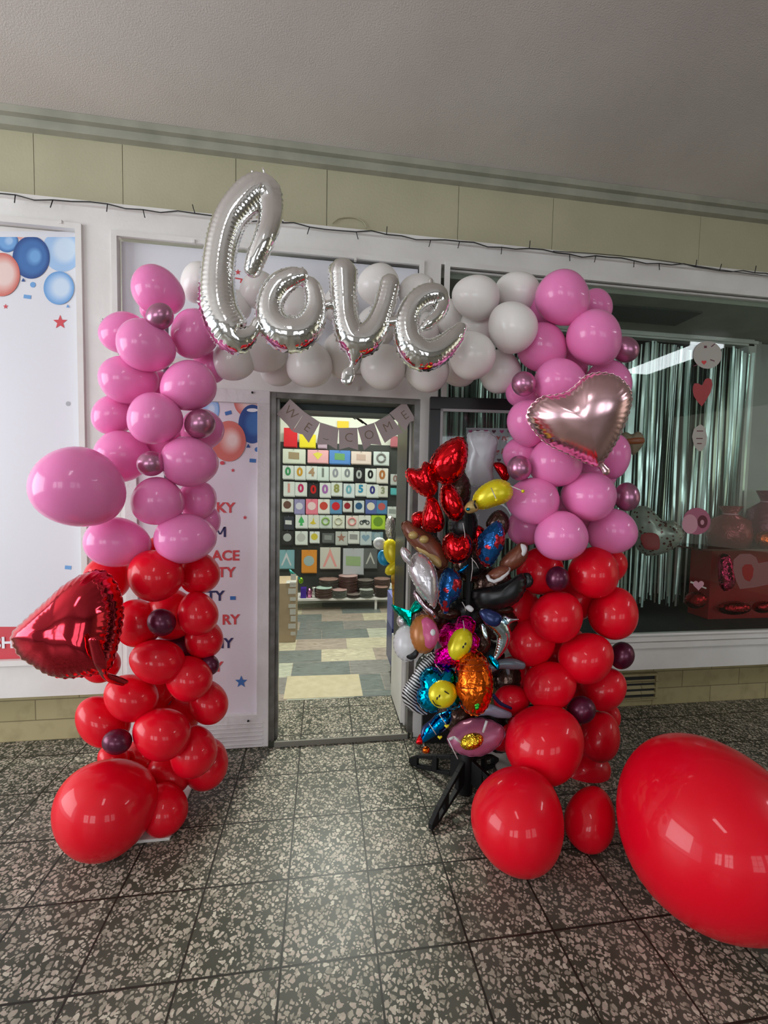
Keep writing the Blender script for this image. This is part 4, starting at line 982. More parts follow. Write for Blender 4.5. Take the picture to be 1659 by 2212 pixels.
# things hanging at the right inside the doorway
mb = MB(); foil(mb, ell(846, 1192, 17, 28, 30, -12), (846, 1192), 3.0, .04, 14, amp=.03)
yel = mat('yellow_foil', (.82, .66, .01), .3, .2)
tag(mb.build('foil_balloon', yel), 'plain yellow oval foil balloon, upper one at the right of the doorway', 'balloon')
mb = MB(); foil(mb, ell(849, 1228, 19, 12, 30, -35), (849, 1228), 2.95, .03, 12, amp=.03)
tag(mb.build('foil_balloon', yel), 'plain yellow foil balloon, lower one at the right of the doorway', 'balloon')
mb = MB(); foil(mb, ell(820, 1174, 14, 13, 30, 20), (820, 1174), 3.05, .03, 12, amp=.03)
tag(mb.build('foil_balloon', mat('white_foil', (.75, .76, .76), .3, .1)), 'plain white foil balloon left of the yellow ones in the doorway', 'balloon')
mb = MB(); foil(mb, ell(829, 1205, 13, 17, 30, -10), (829, 1205), 3.06, .03, 12, amp=.03)
tag(mb.build('foil_balloon', mat('bright_blue_foil', (.01, .30, .60), .3, .1)), 'plain bright blue foil balloon left of the yellow ones', 'balloon')
gm = noise_mat('giraffe_print', (.72, .48, .03), (.22, .05, .01), 22, .35)
mb = MB(); puffy(mb, [(853, 1246), (856, 1270), (857, 1300), (858, 1332)], [8, 9, 8, 6], 3.0, depth=.6)
tag(mb.build('foil_balloon', gm), 'long yellow foil balloon with brown spots hanging at the door edge', 'balloon')
mb = MB(); foil(mb, ell(843, 1140, 11, 26), (843, 1140), 3.3, .04, 16, amp=.2)
tag(mb.build('wrapped_bouquet', foil_mat('clear_wrap', (.5, .47, .43), .25, .9, 50, .6)), 'crinkled clear wrapped bundle above the yellow balloons in the doorway', 'package')
mb = MB(); foil(mb, ell(869, 1112, 7, 10), (869, 1112), 3.3, .03, 12)
tag(mb.build('foil_balloon', foil_mat('hot_pink_foil', (.7, .1, .35), .2, .3)), 'small hot pink foil balloon at the right edge of the doorway', 'balloon')
rk = thing('display_rack', at(857, 1450, 3.05), 'narrow navy display rack standing just inside the doorway', 'rack')
a_, b_ = at(848, 1292, 3.05), at(872, 1440, 3.05)
bx('rack_panel', cm((.02, .03, .16)), a_.x, a_.x+.16, 3.05, 3.3, b_.z, a_.z-.23, rk); bx('rack_header', cm((.16, .17, .42)), a_.x, a_.x+.16, 3.05, 3.3, a_.z-.23, a_.z, rk)
bx('leg', M['black'], a_.x, a_.x+.012, 3.05, 3.07, .034, b_.z, rk)
# ------------------------------------------------------------------ BOUQUET OF FOIL BALLOONS ON A STAND
def C1(u, v): return (840+u/4.608, 900+v/4.608)
def C2(u, v): return (840+u/4.608, 1250+v/4.608)
def C8(u, v): return (840+u/8.295, 1160+v/8.295)
def C9(u, v): return (980+u/6.91, 980+v/6.91)
hub = Vector((.703, 1.924, 0))
st = thing('balloon_stand', hub, 'black balloon stand with slotted legs and straight pole, beside the doorway', 'stand')
MB().tube([hub+Vector((0, 0, .02)), hub+Vector((-.02, 0, 1.42))], .013, 12).build('pole', M['black'], st)
MB().tube([hub+Vector((0, 0, .01)), hub+Vector((0, 0, .30))], .034, 14).build('hub', M['black'], st)
def leg(ang, L_):
    d = Vector((math.cos(ang), math.sin(ang), 0)); s = Vector((-d.y, d.x, 0))*.011; mb = MB()
    def P_(x, z): return hub+d*x+Vector((0, 0, z))
    xs_ = [.02, .08, .17, .20, .27, L_]
    top = lambda x: .20-(.20-.045)*(x/L_); bot = lambda x: .075*max(0, 1-x/(L_*.85))
    def q(x0, x1, zb0, zb1, zt0, zt1):
        mb.poly([P_(x0, zb0)-s, P_(x1, zb1)-s, P_(x1, zt1)-s, P_(x0, zt0)-s], s*2)
    q(.02, .085, bot(.02), bot(.085), top(.02), top(.085)); q(.165, .195, bot(.165), bot(.195), top(.165), top(.195)); q(L_-.055, L_, bot(L_-.055), .004, top(L_-.055), .03)
    for a, b in ((.085, .165), (.195, L_-.055)):
        q(a, b, bot(a), bot(b), bot(a)+.024, bot(b)+.016); q(a, b, top(a)-.024, top(b)-.016, top(a), top(b))
    return bev(mb.build('leg', M['black'], st), .003)
for a, l_ in ((130, .345), (221, .30), (318, .30), (40, .33)): leg(math.radians(a), l_)

rf = M['redfoil']
blk = mat('black_foil', (.012, .012, .013), .3, .2); pearl = foil_mat('pearl_foil', (.60, .56, .58), .25, .3, 30, .7)
brown = mat('brown_foil', (.17, .05, .025), .3, .15); tanm = mat('tan_foil', (.42, .29, .10), .32, .15); darkb = foil_mat('dark_bronze_foil', (.07, .035, .025), .2, .4, 30, .6)
teal = foil_mat('teal_foil', (.0, .42, .30), .1, .25); mag = foil_mat('magenta_foil', (.62, .0, .22), .13, .7, 45); cyan = foil_mat('cyan_foil', (.0, .28, .50), .1, .4, 30)
face = mat('yellow_face_foil', (.72, .60, .01), .28, .25); ink = mat('ink_black', (.01, .01, .01), .4); orangef = foil_mat('orange_foil', (.72, .12, .01), .16, .45, 30)
gold = foil_mat('gold_foil', (.75, .45, .03), .15, 1.0, 60); rose = mat('rose_plastic_foil', (.40, .10, .19), .3, .2); blueF = foil_mat('blue_foil', (.0, .22, .62), .1, .3, 30); navyf = mat('navy_foil', (.008, .02, .09), .25, .4)
silverb = foil_mat('blue_silver_foil', (.55, .68, .74), .1, .3, 22); greyf = mat('blue_grey_foil', (.16, .21, .25), .3, .3); lil = mat('lilac_grey_foil', (.28, .29, .38), .35, .2); whitef = mat('white_print_foil', (.62, .61, .62), .3, .05)
mix = foil_mat('red_blue_foil', (.02, .1, .35), .18, .5, 35, .7); N, L, b = nodes(mix)
tc = N.new('ShaderNodeTexCoord'); nz = N.new('ShaderNodeTexNoise'); nz.inputs['Scale'].default_value = 17; L.new(tc.outputs['Object'], nz.inputs['Vector'])
cr = N.new('ShaderNodeValToRGB'); cr.color_ramp.interpolation = 'CONSTANT'; e = cr.color_ramp.elements; e[0].color = (.01, .10, .32, 1); e[1].position = .52; e[1].color = (.45, .02, .03, 1); L.new(nz.outputs['Fac'], cr.inputs[0]); L.new(cr.outputs[0], b.inputs['Base Color'])
zeb = mat('zebra_print_foil', (.7, .7, .7), .3, .1); N, L, b = nodes(zeb)
tc = N.new('ShaderNodeTexCoord'); wv = N.new('ShaderNodeTexWave'); wv.inputs['Scale'].default_value = 26; wv.inputs['Distortion'].default_value = 5; wv.inputs['Detail'].default_value = 1.5; wv.inputs['Detail Scale'].default_value = .6
mpz = N.new('ShaderNodeMapping'); mpz.inputs['Rotation'].default_value = (.3, .9, 0); L.new(tc.outputs['Object'], mpz.inputs['Vector']); L.new(mpz.outputs[0], wv.inputs['Vector'])
cr = N.new('ShaderNodeValToRGB'); cr.color_ramp.interpolation = 'CONSTANT'; e = cr.color_ramp.elements; e[0].color = (.012, .012, .012, 1); e[1].position = .5; e[1].color = (.62, .60, .60, 1); L.new(wv.outputs['Fac'], cr.inputs[0]); L.new(cr.outputs[0], b.inputs['Base Color'])

def fb(label, m, out, cen, Y, th=.05, conv=C1, crimps=22, tilt=(0, 0), part='foil_body', amp=.10, n=96):
    out = [(cen[0]+(p[0]-cen[0])*1.05, cen[1]+(p[1]-cen[1])*1.05) for p in out]
    P = at(*conv(*cen), Y); t = thing('foil_balloon', P, label, 'balloon', None)
    mb = MB(); foil(mb, [conv(*p) for p in out], conv(*cen), Y, th, crimps, tilt=tilt, amp=amp, n=n); mb.build(part, m, t); return t
def fs(label, m, strokes, Y, conv=C2, sc=4.608, depth=.8, part='foil_body'):
    P = at(*conv(*strokes[0][0][:2]), Y); t = thing('foil_balloon', P, label, 'balloon'); mb = MB()
    for s in strokes: puffy(mb, [conv(p[0], p[1]) for p in s], [p[2]/sc for p in s], Y, depth=depth, amp=.04, crimp_px=7)
    mb.build(part, m, t); return t
def addfoil(t, name, m, out, cen, Y, th, conv, crimps=16, n=60, amp=.05, fl=.0):
    mb = MB(); foil(mb, [conv(*p) for p in out], conv(*cen), Y, th, crimps, n=n, amp=amp, flange=fl); return mb.build(name, m, t)
def addtube(t, name, m, pts, Y, conv, r=.0025):
    return MB().tube([at(*conv(*p[:2]), Y+(p[2] if len(p) > 2 else 0)) for p in pts], r, 6).build(name, m, t)

fb('topmost red foil heart balloon of the bouquet', rf, [(412,500),(440,400),(520,300),(620,238),(715,220),(762,290),(772,400),(745,520),(690,605),(600,652),(500,640),(430,575)], (600,440), 1.86, .07)
fb('red foil heart balloon left of and below the topmost red one', rf, [(175,560),(215,520),(300,525),(345,465),(400,480),(445,590),(475,700),(430,775),(350,782),(260,725),(200,650)], (330,620), 1.88, .06)
fb('red foil balloon folded beside the bee balloon', rf, [(530,705),(610,675),(680,750),(738,870),(742,960),(680,1025),(600,1000),(540,920),(512,820)], (630,860), 1.9, .06)
fb('red foil balloon at left between two smaller hearts and the brown one', rf, [(390,800),(465,830),(512,920),(545,1040),(520,1120),(440,1140),(350,1110),(328,1010),(360,900)], (440,990), 1.87, .06)
fb('smallest red foil piece at the left edge of the bouquet', rf, [(235,980),(290,950),(342,960),(340,1030),(320,1092),(260,1090),(232,1040)], (290,1022), 1.92, .035)
fb('bright red foil heart balloon in the middle of the bouquet', rf, [(555,1210),(620,1165),(690,1195),(760,1172),(812,1235),(815,1330),(765,1420),(680,1452),(600,1420),(548,1320)], (682,1312), 1.84, .08)
fb('dark red foil balloon in shadow behind the blue and red one', rf, [(830,1100),(900,1090),(960,1150),(930,1240),(860,1260),(825,1190)], (890,1170), 2.02, .03)
fb('small red foil balloon hanging next to the window poster', rf, [(1045,475),(1120,465),(1180,520),(1195,600),(1150,640),(1090,570)], (1125,550), 2.12, .03)
# bee
bee = fb('yellow bee foil balloon with thin antennae, upper right of the bouquet', face, [(848,830),(870,760),(940,690),(1040,640),(1130,640),(1205,690),(1218,780),(1160,845),(1060,882),(950,912),(875,895)], (1040,770), 1.80, .055, amp=.14, crimps=26)
addfoil(bee, 'head', tanm, [(755,900),(790,850),(850,835),(890,890),(880,940),(800,965),(760,940)], (820,900), 1.80, .03, C1)
addtube(bee, 'stripe', ink, [(860,835,-.035),(850,870,-.04),(870,910,-.03)], 1.80, C1, .004)
addfoil(bee, 'eye', cyan, ell(788, 922, 22, 18), (788, 922), 1.775, .012, C1, 8, 30)
for p0, p1 in (((1190,680,-.03),(1335,742,-.10)), ((1018,710,-.05),(1072,830,-.13))):
    a_ = addtube(bee, 'antenna', M['string'], [p0, p1], 1.80, C1, .0022)
    tp_ = at(*C1(p1[0], p1[1]), 1.80+p1[2]); MB().lathe([(0, -.008), (.006, -.005), (.008, 0), (.006, .005), (0, .008)], tp_, 12).build('antenna_tip', face, a_)
# brown animal
t = fb('brown and tan animal foil balloon at the left of the bouquet', brown, [(140,1085),(190,1050),(300,1100),(430,1190),(540,1320),(575,1450),(500,1505),(410,1430),(290,1340),(205,1250),(150,1150)], (340,1260), 1.93, .05)
addfoil(t, 'belly', tanm, [(265,1290),(340,1260),(440,1330),(520,1430),(515,1500),(440,1470),(340,1390)], (400,1385), 1.885, .015, C1)
for c_ in ((243, 1180), (348, 1222)): addfoil(t, 'muzzle', tanm, ell(*c_, 50, 42), c_, 1.875, .018, C1, 8, 36)
# pearl dolphin
t = fb('pearl white dolphin foil balloon hanging nose down at the left', pearl, [(440,365),(520,310),(630,340),(730,430),(810,560),(855,720),(866,900),(852,1090),(810,1240),(740,1185),(620,1050),(500,900),(420,750),(368,600),(380,470)], (640,740), 1.80, .05, conv=C8, crimps=30)
addfoil(t, 'tail_fin', pearl, [(212,210),(260,178),(330,215),(400,295),(352,335),(372,420),(440,480),(410,545),(330,480),(250,400),(208,290)], (318,350), 1.80, .02, C8, 14, 60, .1)
fb('narrow pinkish silver foil balloon under the pearl dolphin', foil_mat('pink_silver_foil', (.55, .42, .48), .15, .4), [(455,990),(510,1000),(600,1110),(710,1240),(810,1340),(835,1420),(780,1448),(690,1380),(580,1260),(480,1120)], (650,1230), 1.84, .025, conv=C8)
fb('blue and red foil balloon at the upper right of the bouquet', mix, [(920,1180),(1000,1100),(1080,1055),(1135,1130),(1142,1250),(1085,1380),(1010,1475),(935,1455),(880,1350),(888,1240)], (1012,1270), 1.86, .05, amp=.2)
fb('blue and red foil balloon hanging beside the pearl dolphin', mix, [(980,640),(1080,580),(1200,640),(1280,760),(1292,900),(1240,1060),(1120,1160),(1060,1320),(980,1310),(900,1120),(888,900),(920,750)], (1090,880), 1.84, .05, conv=C8, amp=.2)
fb('thin blue foil leaf above the dolphin side blue and red balloon', blueF, [(1235,620),(1290,570),(1400,495),(1412,530),(1330,620),(1250,645)], (1320,575), 1.86, .012, conv=C8, n=60)
fb('dark red curled foil balloon behind the upper blue and red one', darkb, [(975,1060),(1035,965),(1110,938),(1180,1000),(1190,1100),(1140,1175),(1080,1110),(1010,1120)], (1095,1040), 1.95, .035)
# monkey-like brown balloon
t = fb('brown foil balloon with white patches, right side of the bouquet', brown, [(700,1620),(800,1490),(900,1410),(1000,1340),(1080,1365),(1098,1450),(1080,1560),(1000,1660),(900,1725),(800,1765),(725,1720)], (900,1560), 1.84, .05, conv=C9)
addfoil(t, 'white_patch', whitef, [(1000,1350),(1075,1370),(1095,1440),(1060,1520),(985,1575),(965,1550),(1010,1470)], (1030,1460), 1.80, .012, C9)
addfoil(t, 'snout', brown, [(485,1830),(560,1740),(690,1675),(820,1690),(832,1760),(760,1860),(640,1930),(530,1905)], (660,1800), 1.82, .035, C9, 16)
addtube(t, 'snout_rim', whitef, [(505,1820,-.015),(530,1880,-.03),(600,1910,-.035),(700,1870,-.035),(790,1790,-.03),(825,1710,-.015)], 1.82, C9, .009)
# orca
t = fb('large black foil orca balloon in the middle right', blk, [(830,1760),(900,1715),(1050,1690),(1180,1640),(1300,1575),(1352,1620),(1335,1740),(1260,1845),(1130,1905),(980,1925),(880,1885)], (1090,1770), 1.88, .07)
addfoil(t, 'white_patch', whitef, [(760,285),(800,262),(845,300),(825,332),(790,320)], (803,300), 1.80, .008, C2, 8, 30)
addfoil(t, 'tail_fin', blk, [(1330,1570),(1400,1560),(1440,1640),(1400,1700),(1340,1690)], (1385,1630), 1.88, .015, C1, 10, 40)
fb('teal green foil starfish balloon at the left edge', teal, [(72,1222),(180,1250),(310,1310),(370,1290),(440,1175),(500,1128),(545,1195),(610,1240),(560,1335),(435,1390),(412,1500),(395,1612),(325,1550),(255,1450),(130,1330)], (400,1335), 1.86, .025, conv=C8, crimps=14)
# donut
t = fb('brown and pink doughnut foil balloon', mat('dough_foil', (.40, .14, .03), .3, .15), ell(625, 1740, 240, 325, 20), (625, 1740), 1.80, .05, conv=C8, crimps=18)
addfoil(t, 'pink_glaze', mat('pink_glaze_foil', (.52, .08, .20), .3, .1), [(620,1450),(740,1460),(850,1580),(900,1740),(850,1920),(740,2000),(640,1960),(580,1850),(530,1730),(560,1560)], (740,1730), 1.765, .022, C8, 12)
addfoil(t, 'white_hole', whitef, ell(783, 1712, 58, 75), (783, 1712), 1.752, .012, C8, 8, 36)
# ball
t = fb('white football foil balloon with a black patch, left edge', whitef, ell(185, 640, 132, 172, 18), (185, 640), 1.84, .06, conv=C2, crimps=20)
addfoil(t, 'black_patch', blk, [(135,660),(215,640),(290,690),(285,775),(215,808),(145,750)], (212,722), 1.792, .012, C2, 8, 40)
# daisies
def daisy(label, m, out, cen, fc, fr, rot, eyes, mouth, cheeks, Y):
    t = fb(label, m, out, cen, Y, .045, conv=C2, crimps=26, amp=.2)
    f_ = addfoil(t, 'face', face, ell(*fc, *fr, 24, rot), fc, Y-.03, .038, C2, 24, 80, .06, .02)
    for c_ in eyes: addfoil(f_, 'eye', ink, ell(*c_, 9, 16, 14, rot), c_, Y-.072, .004, C2, 6, 20)
    mb = MB(); mb.tube([at(*C2(*p), Y-.066) for p in catmull([Vector((x, y, 0)) for x, y in mouth], 6) for p in [p[:2]]], .0026, 6); mb.build('mouth', ink, f_)
daisy('magenta daisy foil balloon with a smiling yellow face', mag, [(468,760),(480,700),(540,690),(495,610),(510,540),(580,460),(660,460),(700,400),(790,395),(850,460),(840,540),(885,600),(870,680),(810,760),(720,830),(640,870),(560,885),(480,850)], (670,640), (705,650), (120,170), 22, [(740,680),(762,650)], [(690,735),(705,770),(760,775),(805,720),(815,690)], None, 1.82)
daisy('cyan daisy foil balloon with a smiling yellow face', cyan, [(300,1120),(330,1070),(320,980),(400,900),(480,910),(520,950),(570,905),(650,930),(665,1010),(650,1080),(700,1180),(690,1260),(600,1290),(520,1270),(450,1320),(360,1290),(300,1210)], (490,1120), (530,1145), (148,145), 10, [(503,1170),(480,1192)], [(555,1120),(605,1160),(595,1220),(540,1262),(470,1258),(435,1210)], None, 1.76)
t = fb('orange striped egg shaped foil balloon at the front', orangef, ell(845, 1035, 178, 308, 22, -4), (845, 1035), 1.72, .075, conv=C2, crimps=26, amp=.12)
addfoil(t, 'green_leaf', foil_mat('green_foil', (.03, .30, .03), .2, .6, 50), [(865,1130),(895,1150),(905,1230),(895,1300),(860,1300),(850,1220)], (878,1215), 1.643, .006, C2, 8, 36)
mb = MB()
for v in (800, 850, 910, 1085, 1160, 1230):
    k = math.sqrt(max(.05, 1-((v-1035)/308)**2)); mb.tube([at(*C2(845+178*k*math.sin(a)*.97, v+10*math.cos(a)), 1.72-.077*math.cos(a)*k) for a in [-1.45+.29*i for i in range(11)]], .0014, 5)
mb.build('seam_line', mat('dark_orange', (.25, .03, .0), .3), t)
fs('zebra striped foil balloon curling at the left edge', zeb, [[(440,780,50),(360,860,52),(280,1000,64),(215,1140,82),(235,1250,62),(310,1320,28),(370,1345,14)]], 1.84)
# dolphin
t = fs('blue and silver dolphin foil balloon diving beside red latex balloons', silverb, [[(930,320,26),(1000,410,60),(1095,470,82),(1145,560,76),(1130,660,62),(1090,745,40),(1055,800,22)]], 1.76)
addfoil(t, 'tail_fin', cyan, [(985,775),(1020,755),(1060,800),(1100,840),(1092,912),(1045,880),(1000,830)], (1050,825), 1.755, .012, C2, 10, 40)
addfoil(t, 'snout', silverb, [(1135,400),(1150,360),(1200,385),(1300,405),(1225,435),(1190,465)], (1190,410), 1.75, .015, C2, 10, 40)
addfoil(t, 'back_stripe', navyf, [(900,330),(960,300),(1050,320),(1130,380),(1090,470),(1010,470),(940,420)], (1015,390), 1.72, .02, C2, 12, 50)
addfoil(t, 'side_fin', silverb, [(920,450),(960,480),(985,590),(960,600),(930,540)], (955,530), 1.74, .008, C2, 8, 40)
fs('blue grey elephant foil balloon beside the red latex balloons', greyf, [[(1010,890,46),(1110,850,48),(1230,850,56),(1325,865,40)], [(1180,880,22),(1190,940,18)]], 1.90)
fs('lilac grey and navy foil balloon behind the orange one', lil, [[(880,1330,40),(990,1305,58),(1095,1335,52),(1195,1358,34)]], 1.86)
fs('navy foil strip curving behind the orange foil balloon', navyf, [[(1040,1160,18),(1110,1240,18),(1215,1290,14)]], 1.85)
# blue sweet
t = fs('bright blue wrapped sweet foil balloon at the bottom left', blueF, [[(345,1600,34),(400,1530,66),(480,1460,84),(560,1390,76),(600,1330,30)]], 1.78, depth=.9)
addfoil(t, 'navy_side', navyf, [(330,1480),(420,1400),(500,1310),(430,1420),(370,1500),(320,1590)], (400,1440), 1.75, .015, C2, 10, 40)
for p0, p1 in (((400,1440),(470,1550)), ((500,1350),(590,1480))): addtube(t, 'ribbon', M['string'], [(p0[0], p0[1], -.07), ((p0[0]+p1[0])/2, (p0[1]+p1[1])/2, -.09), (p1[0], p1[1], -.075)], 1.78, C2, .002)
for c_ in ((508, 1580), (575, 1468)): 
    o_ = addfoil(t, 'yellow_tag', face, [(a*1.0, b) for a, b in heart2(c_[0], c_[1], 24)], c_, 1.68, .006, C2, 6, 30)
addfoil(t, 'wrapper_end', rf, [(285,1580),(320,1540),(340,1600),(325,1650),(270,1640)], (312,1600), 1.78, .012, C2, 8, 36)
t = fb('tiny orange and yellow ball dangling below the blue sweet balloon', orangef, ell(370, 1705, 36, 36), (370, 1705), 1.80, .016, conv=C2, crimps=8, n=48)
addtube(t, 'string', M['string'], [(340, 1650), (365, 1680)], 1.80, C2, .001)
# bottom flower
t = fb('dusky pink flower foil balloon lowest in the bouquet', rose, [(600,1610),(640,1500),(755,1420),(900,1398),(1050,1440),(1135,1525),(1085,1650),(950,1742),(800,1755),(665,1700)], (850,1580), 1.82, .05, conv=C2, crimps=14)
addfoil(t, 'gold_pompom', gold, ell(825, 1620, 120, 84, 20, -18), (825, 1620), 1.765, .03, C2, 30, 80, .3)
for a_, b_ in (((600,1600),(650,1580),(715,1630)), ((975,1415),(960,1470),(938,1530))) and [((600,1600),(650,1580)), ((650,1580),(715,1630)), ((975,1415),(938,1530))]: addtube(t, 'white_stem', whitef, [(a_[0], a_[1], -.05), (b_[0], b_[1], -.05)], 1.82, C2, .006)
addtube(t, 'straw', whitef, [(585, 1590, -.05), (685, 1795, -.07)], 1.82, C2, .0022)
# darker foils filling the middle
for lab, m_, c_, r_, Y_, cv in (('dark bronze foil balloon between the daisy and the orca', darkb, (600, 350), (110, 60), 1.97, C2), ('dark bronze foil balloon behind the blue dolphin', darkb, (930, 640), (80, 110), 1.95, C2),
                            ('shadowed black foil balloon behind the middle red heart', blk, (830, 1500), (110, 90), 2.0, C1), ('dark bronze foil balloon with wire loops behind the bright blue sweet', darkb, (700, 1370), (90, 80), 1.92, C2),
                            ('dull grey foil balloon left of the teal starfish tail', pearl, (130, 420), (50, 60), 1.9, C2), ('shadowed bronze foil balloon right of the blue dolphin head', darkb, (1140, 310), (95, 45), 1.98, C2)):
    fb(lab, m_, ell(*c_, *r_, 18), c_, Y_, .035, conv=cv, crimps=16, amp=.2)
fb('plain white foil balloon in front of the window poster', mat('matt_white_foil', (.42, .42, .44), .3, .1), [(790,200),(850,170),(920,160),(1010,180),(1075,250),(1050,400),(1030,520),(1030,640),(930,690),(800,640),(770,480),(800,340)], (920,420), 2.16, .035)
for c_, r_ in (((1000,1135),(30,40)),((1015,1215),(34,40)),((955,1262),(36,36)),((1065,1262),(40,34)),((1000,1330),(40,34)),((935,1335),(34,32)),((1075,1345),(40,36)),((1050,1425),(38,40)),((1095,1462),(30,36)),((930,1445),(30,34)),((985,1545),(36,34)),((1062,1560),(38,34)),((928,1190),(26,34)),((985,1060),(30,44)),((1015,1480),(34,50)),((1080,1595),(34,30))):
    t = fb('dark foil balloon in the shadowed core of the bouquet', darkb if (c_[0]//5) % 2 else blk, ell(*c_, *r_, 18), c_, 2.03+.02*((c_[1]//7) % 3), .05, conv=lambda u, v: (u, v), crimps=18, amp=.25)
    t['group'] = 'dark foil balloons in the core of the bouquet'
for i, (x0, y0, x1, y1) in enumerate(((1000,1130,1004,1175),(1018,1205,1034,1228),(1020,1205,1017,1255),(998,1300,1006,1320),(1000,1340,1002,1372),(940,1435,960,1462))):
    t = fb('x', M['string'], ell(0,0,1,1,8), (0, 0), 2, .001, conv=lambda u, v: (u, v), n=12) if False else None
    tag(MB().tube([at(x0, y0, 1.79), at((x0+x1)/2+2, (y0+y1)/2, 1.78), at(x1, y1, 1.79)], .0016, 5).build('ribbon', M['string']), 'short pale ribbon end hanging among the bouquet balloons', 'ribbon', 'ribbon ends in the bouquet')
# ------------------------------------------------------------------ RIGHT SHOP WINDOW
def W1_(u, v): return (1300+u/4.621, 640+v/4.621)
def W2_(u, v): return (1300+u/4.022, 1050+v/4.022)
fm = foil_mat('foil_fringe', (.78, .90, .86), .3, .15, 10, .9)
mb = MB(); x = .68; rnd = random.Random(3); top_z = 2.63
while x < 3.27:
    w_ = rnd.uniform(.006, .022); tw = rnd.uniform(-.9, .9); yb = 2.93+rnd.uniform(-.02, .03); zt_ = top_z-abs(math.sin(x*5.1))*.05-rnd.uniform(0, .02); zb = .60+rnd.uniform(0, .12); vs = []
    n_ = 9
    for i in range(n_):
        z = zt_+(zb-zt_)*i/(n_-1); a = tw+.5*math.sin(i*.9+x*9); dx = .006*math.sin(i*.7+x*20)
        vs += [(x+dx-w_*.5*math.cos(a), yb-w_*.5*math.sin(a), z), (x+dx+w_*.5*math.cos(a), yb+w_*.5*math.sin(a), z)]
    mb.add(vs, [(2*i, 2*i+1, 2*i+3, 2*i+2) for i in range(n_-1)], 0, True); x += w_*rnd.uniform(.55, 1.25)
o = mb.build('foil_fringe_curtain', fm, fix=False); o['kind'] = 'stuff'; tag(o, 'silvery green foil fringe curtain hanging inside the right shop window', 'curtain')
Yg = 2.4505
def sticker(name, label, layers, ms, cat='sticker'):
    mb = MB()
    for i, (pts, mi) in enumerate(layers): art(mb, pts, Yg, mi, None, .0004*(i+1))
    return tag(mb.build(name, ms, fix=False), label, cat)
pale = mat('pale_sticker', (.50, .46, .42), .5); sred = mat('red_sticker', (.42, .03, .04), .5); spink = mat('pink_sticker', (.62, .30, .38), .5); sdark = mat('dark_sticker', (.12, .01, .03), .5); srose = mat('rose_sticker', (.42, .12, .20), .5)
sticker('round_sticker', 'pale round window sticker with small arrows and a heart', [(ell(*W1_(1055, 585), 31, 30), 0), (heart2(*W1_(1020, 660), 5.5), 1), (quad(*W1_(1110, 490), 5, 1, -40), 2), (quad(*W1_(1035, 505), 3, 2.5), 2), (quad(*W1_(1105, 640), 5, 1, 20), 2), (quad(*W1_(935, 690), 5, 1, -20), 2)], [pale, mat('bright_red_sticker', (.75, .04, .05), .5), sdark])
sticker('heart_sticker', 'dark red heart sticker on the glass above the oval one', [([W1_(*p) for p in ((910,900),(925,870),(960,868),(1000,890),(1030,830),(1060,815),(1095,830),(1105,880),(1085,960),(1040,1040),(998,1100),(960,1060),(920,1000),(908,950))], 0)], [sred])
sticker('oval_sticker', 'pale oval sticker below the dark red heart sticker', [([W1_(*p) for p in ((985,1275),(1030,1310),(1050,1400),(1040,1480),(1000,1545),(960,1545),(920,1490),(900,1400),(920,1320))], 0), (quad(*W1_(980, 1345), 7, 1), 1), (quad(*W1_(975, 1420), 7, 1), 1), (quad(*W1_(975, 1470), 5, 1), 1)], [pale, sdark])
sticker('round_sticker', 'dusky pink round sticker with a dark letter, low on the glass', [(ell(*W2_(825, 305), 30, 29), 0), (ell(*W2_(765, 330), 17, 21), 2), (ell(*W2_(875, 310), 11, 14), 1), (ell(*W2_(873, 315), 4, 5.5), 2)], [srose, sdark, spink])
sticker('heart_sticker', 'small pink heart sticker with an arrow', [(heart2(*W2_(840, 860), 12), 0), (quad(*W2_(785, 838), 4, 2, 20), 1), (quad(*W2_(890, 882), 5, 1.5, 20), 1)], [spink, pale])
sticker('heart_sticker', 'large translucent looking dusky heart ring sticker at the right edge', [([W2_(*p) for p in ((1140,720),(1145,640),(1200,590),(1290,588),(1340,620),(1360,670),(1444,655),(1444,855),(1330,880),(1200,895),(1165,820))], 0), ([W2_(*p) for p in ((1218,710),(1245,680),(1300,680),(1320,720),(1310,790),(1285,830),(1245,815),(1222,770))], 1)], [mat('dusky_sticker', (.25, .10, .10), .5), mat('deep_red', (.28, .01, .01), .4)])
# spotted foil heart, striped small balloon
spot = mat('spotted_foil', (.42, .42, .37), .25, .3); N, L, b = nodes(spot); tc = N.new('ShaderNodeTexCoord'); vo = N.new('ShaderNodeTexVoronoi'); vo.inputs['Scale'].default_value = 34; L.new(tc.outputs['Object'], vo.inputs['Vector'])
cr = N.new('ShaderNodeValToRGB'); cr.color_ramp.interpolation = 'CONSTANT'; cr.color_ramp.elements[0].color = (.12, .02, .02, 1); cr.color_ramp.elements[1].position = .3; cr.color_ramp.elements[1].color = (.42, .42, .37, 1); L.new(vo.outputs['Distance'], cr.inputs[0]); L.new(cr.outputs[0], b.inputs['Base Color'])
t = fb('spotted silver foil balloon behind the window glass', spot, [(270,250),(340,190),(430,210),(520,300),(620,310),(690,380),(695,440),(640,510),(540,570),(400,590),(310,520),(280,400)], (480,400), 2.70, .08, conv=W2_, crimps=30)
addfoil(t, 'red_patch', sred, [(335,440),(400,405),(490,430),(500,540),(440,555),(370,540)], (425,485), 2.63, .01, W2_)
t = fb('cream heart shaped foil balloon with an orange band in the window', mat('cream_foil', (.50, .33, .24), .3, .2), [(190,1400),(240,1360),(300,1380),(360,1355),(410,1400),(410,1470),(340,1560),(300,1570),(240,1480)], (310,1440), 2.62, .04, conv=W1_)
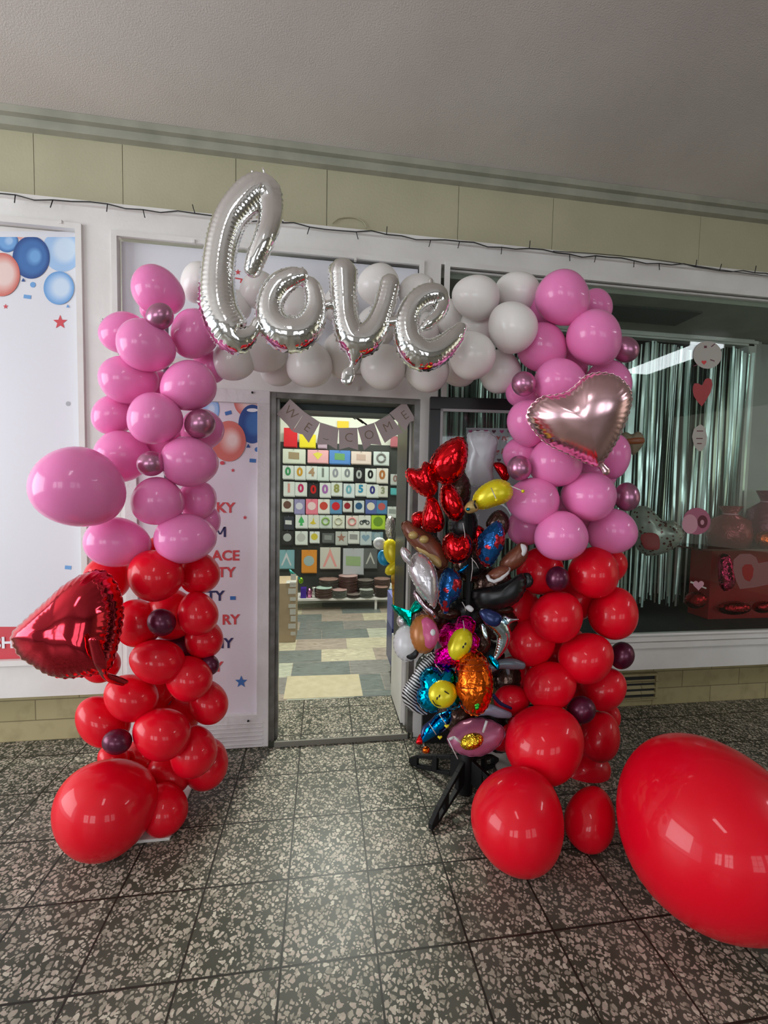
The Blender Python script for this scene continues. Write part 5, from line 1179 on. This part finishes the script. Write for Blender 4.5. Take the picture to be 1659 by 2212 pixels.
addfoil(t, 'orange_band', mat('orange_band', (.5, .10, .03), .3), [(230,1430),(400,1410),(415,1465),(260,1475)], (325,1445), 2.585, .01, W1_)
# pedestals and gifts
redg = mat('red_display', (.38, .015, .02), .35); redf2 = M['bigredfoil']
a_, b_ = at(*W2_(960, 545), 2.72), at(*W2_(1000, 1190), 2.72)
t = thing('display_pedestal', (a_.x+.35, 2.9, .567), 'dark red display pedestal standing at the right of the window', 'pedestal')
bev(bx('pedestal_body', redg, a_.x, a_.x+.9, 2.72, 2.90, .567, a_.z, t)); bx('pedestal_top', mat('clear_red_shelf', (.12, .03, .03), .15), a_.x-.18, a_.x+.95, 2.62, 2.90, a_.z, a_.z+.012, t)
zt = a_.z+.012
def giftbag(px, Yd, w_, h_, m_, label, z0=None, ribbon=True):
    z0 = zt if z0 is None else z0; c_ = at(px, 1150, Yd); t = thing('gift_package', (c_.x, Yd, z0), label, 'gift')
    mb = MB(); pr = [(0, 0), (w_*.5, 0), (w_*.55, h_*.3), (w_*.48, h_*.65), (w_*.16, h_*.8), (w_*.3, h_), (0, h_*.97)]
    mb.lathe(pr, (c_.x, Yd, z0+.0005), 18); mb.build('wrapped_body', m_, t)
    if ribbon: MB().tube([Vector((c_.x+w_*.17*math.cos(a), Yd+w_*.17*math.sin(a), z0+h_*.8)) for a in [i*PI/6 for i in range(13)]], .006, 6).build('ribbon', spink, t)
giftbag(1575, 2.78, .26, .30, foil_mat('deep_red_wrap', (.30, .03, .04), .25, .8, 26, .4), 'deep red wrapped gift on the pedestal beside the pink sticker')
giftbag(1655, 2.80, .26, .42, foil_mat('plum_wrap', (.24, .03, .07), .3, .8, 26, .3), 'plum coloured wrapped gift at the right end of the pedestal')
fb('small orange red foil balloon above the heart ring sticker', foil_mat('orange_red_foil', (.6, .10, .02), .2, .8), [(1345,420),(1444,400),(1500,440),(1490,510),(1400,520),(1350,500)], (1420,460), 2.62, .03, conv=W2_)
fb('glowing orange foil rosette beside the dusky heart ring sticker', foil_mat('orange_rosette', (.85, .12, .01), .25, 1.2, 60), ell(1355, 765, 48, 52), (1355, 765), 2.60, .03, conv=W2_, amp=.3)
fb('pink red foil package leaning on the pedestal', foil_mat('pink_red_foil', (.55, .03, .10), .15, .9, 30), [(1020,620),(1100,610),(1140,700),(1150,850),(1060,900),(1015,800)], (1080,750), 2.66, .03, conv=W2_)
for (c_, r_, lab) in (((820, 990), (95, 70), 'red foil heart lying on the window floor below the small pink heart'), ((1150, 1060), (140, 55), 'wide crumpled red foil balloon lying on the window floor'), ((1400, 1050), (90, 50), 'red foil balloon lying at the right end of the window floor')):
    fb(lab, foil_mat('dark_red_foil', (.40, .015, .02), .18, .9, 25), ell(*c_, *r_, 20), c_, 2.62, .05, conv=W2_, amp=.2)
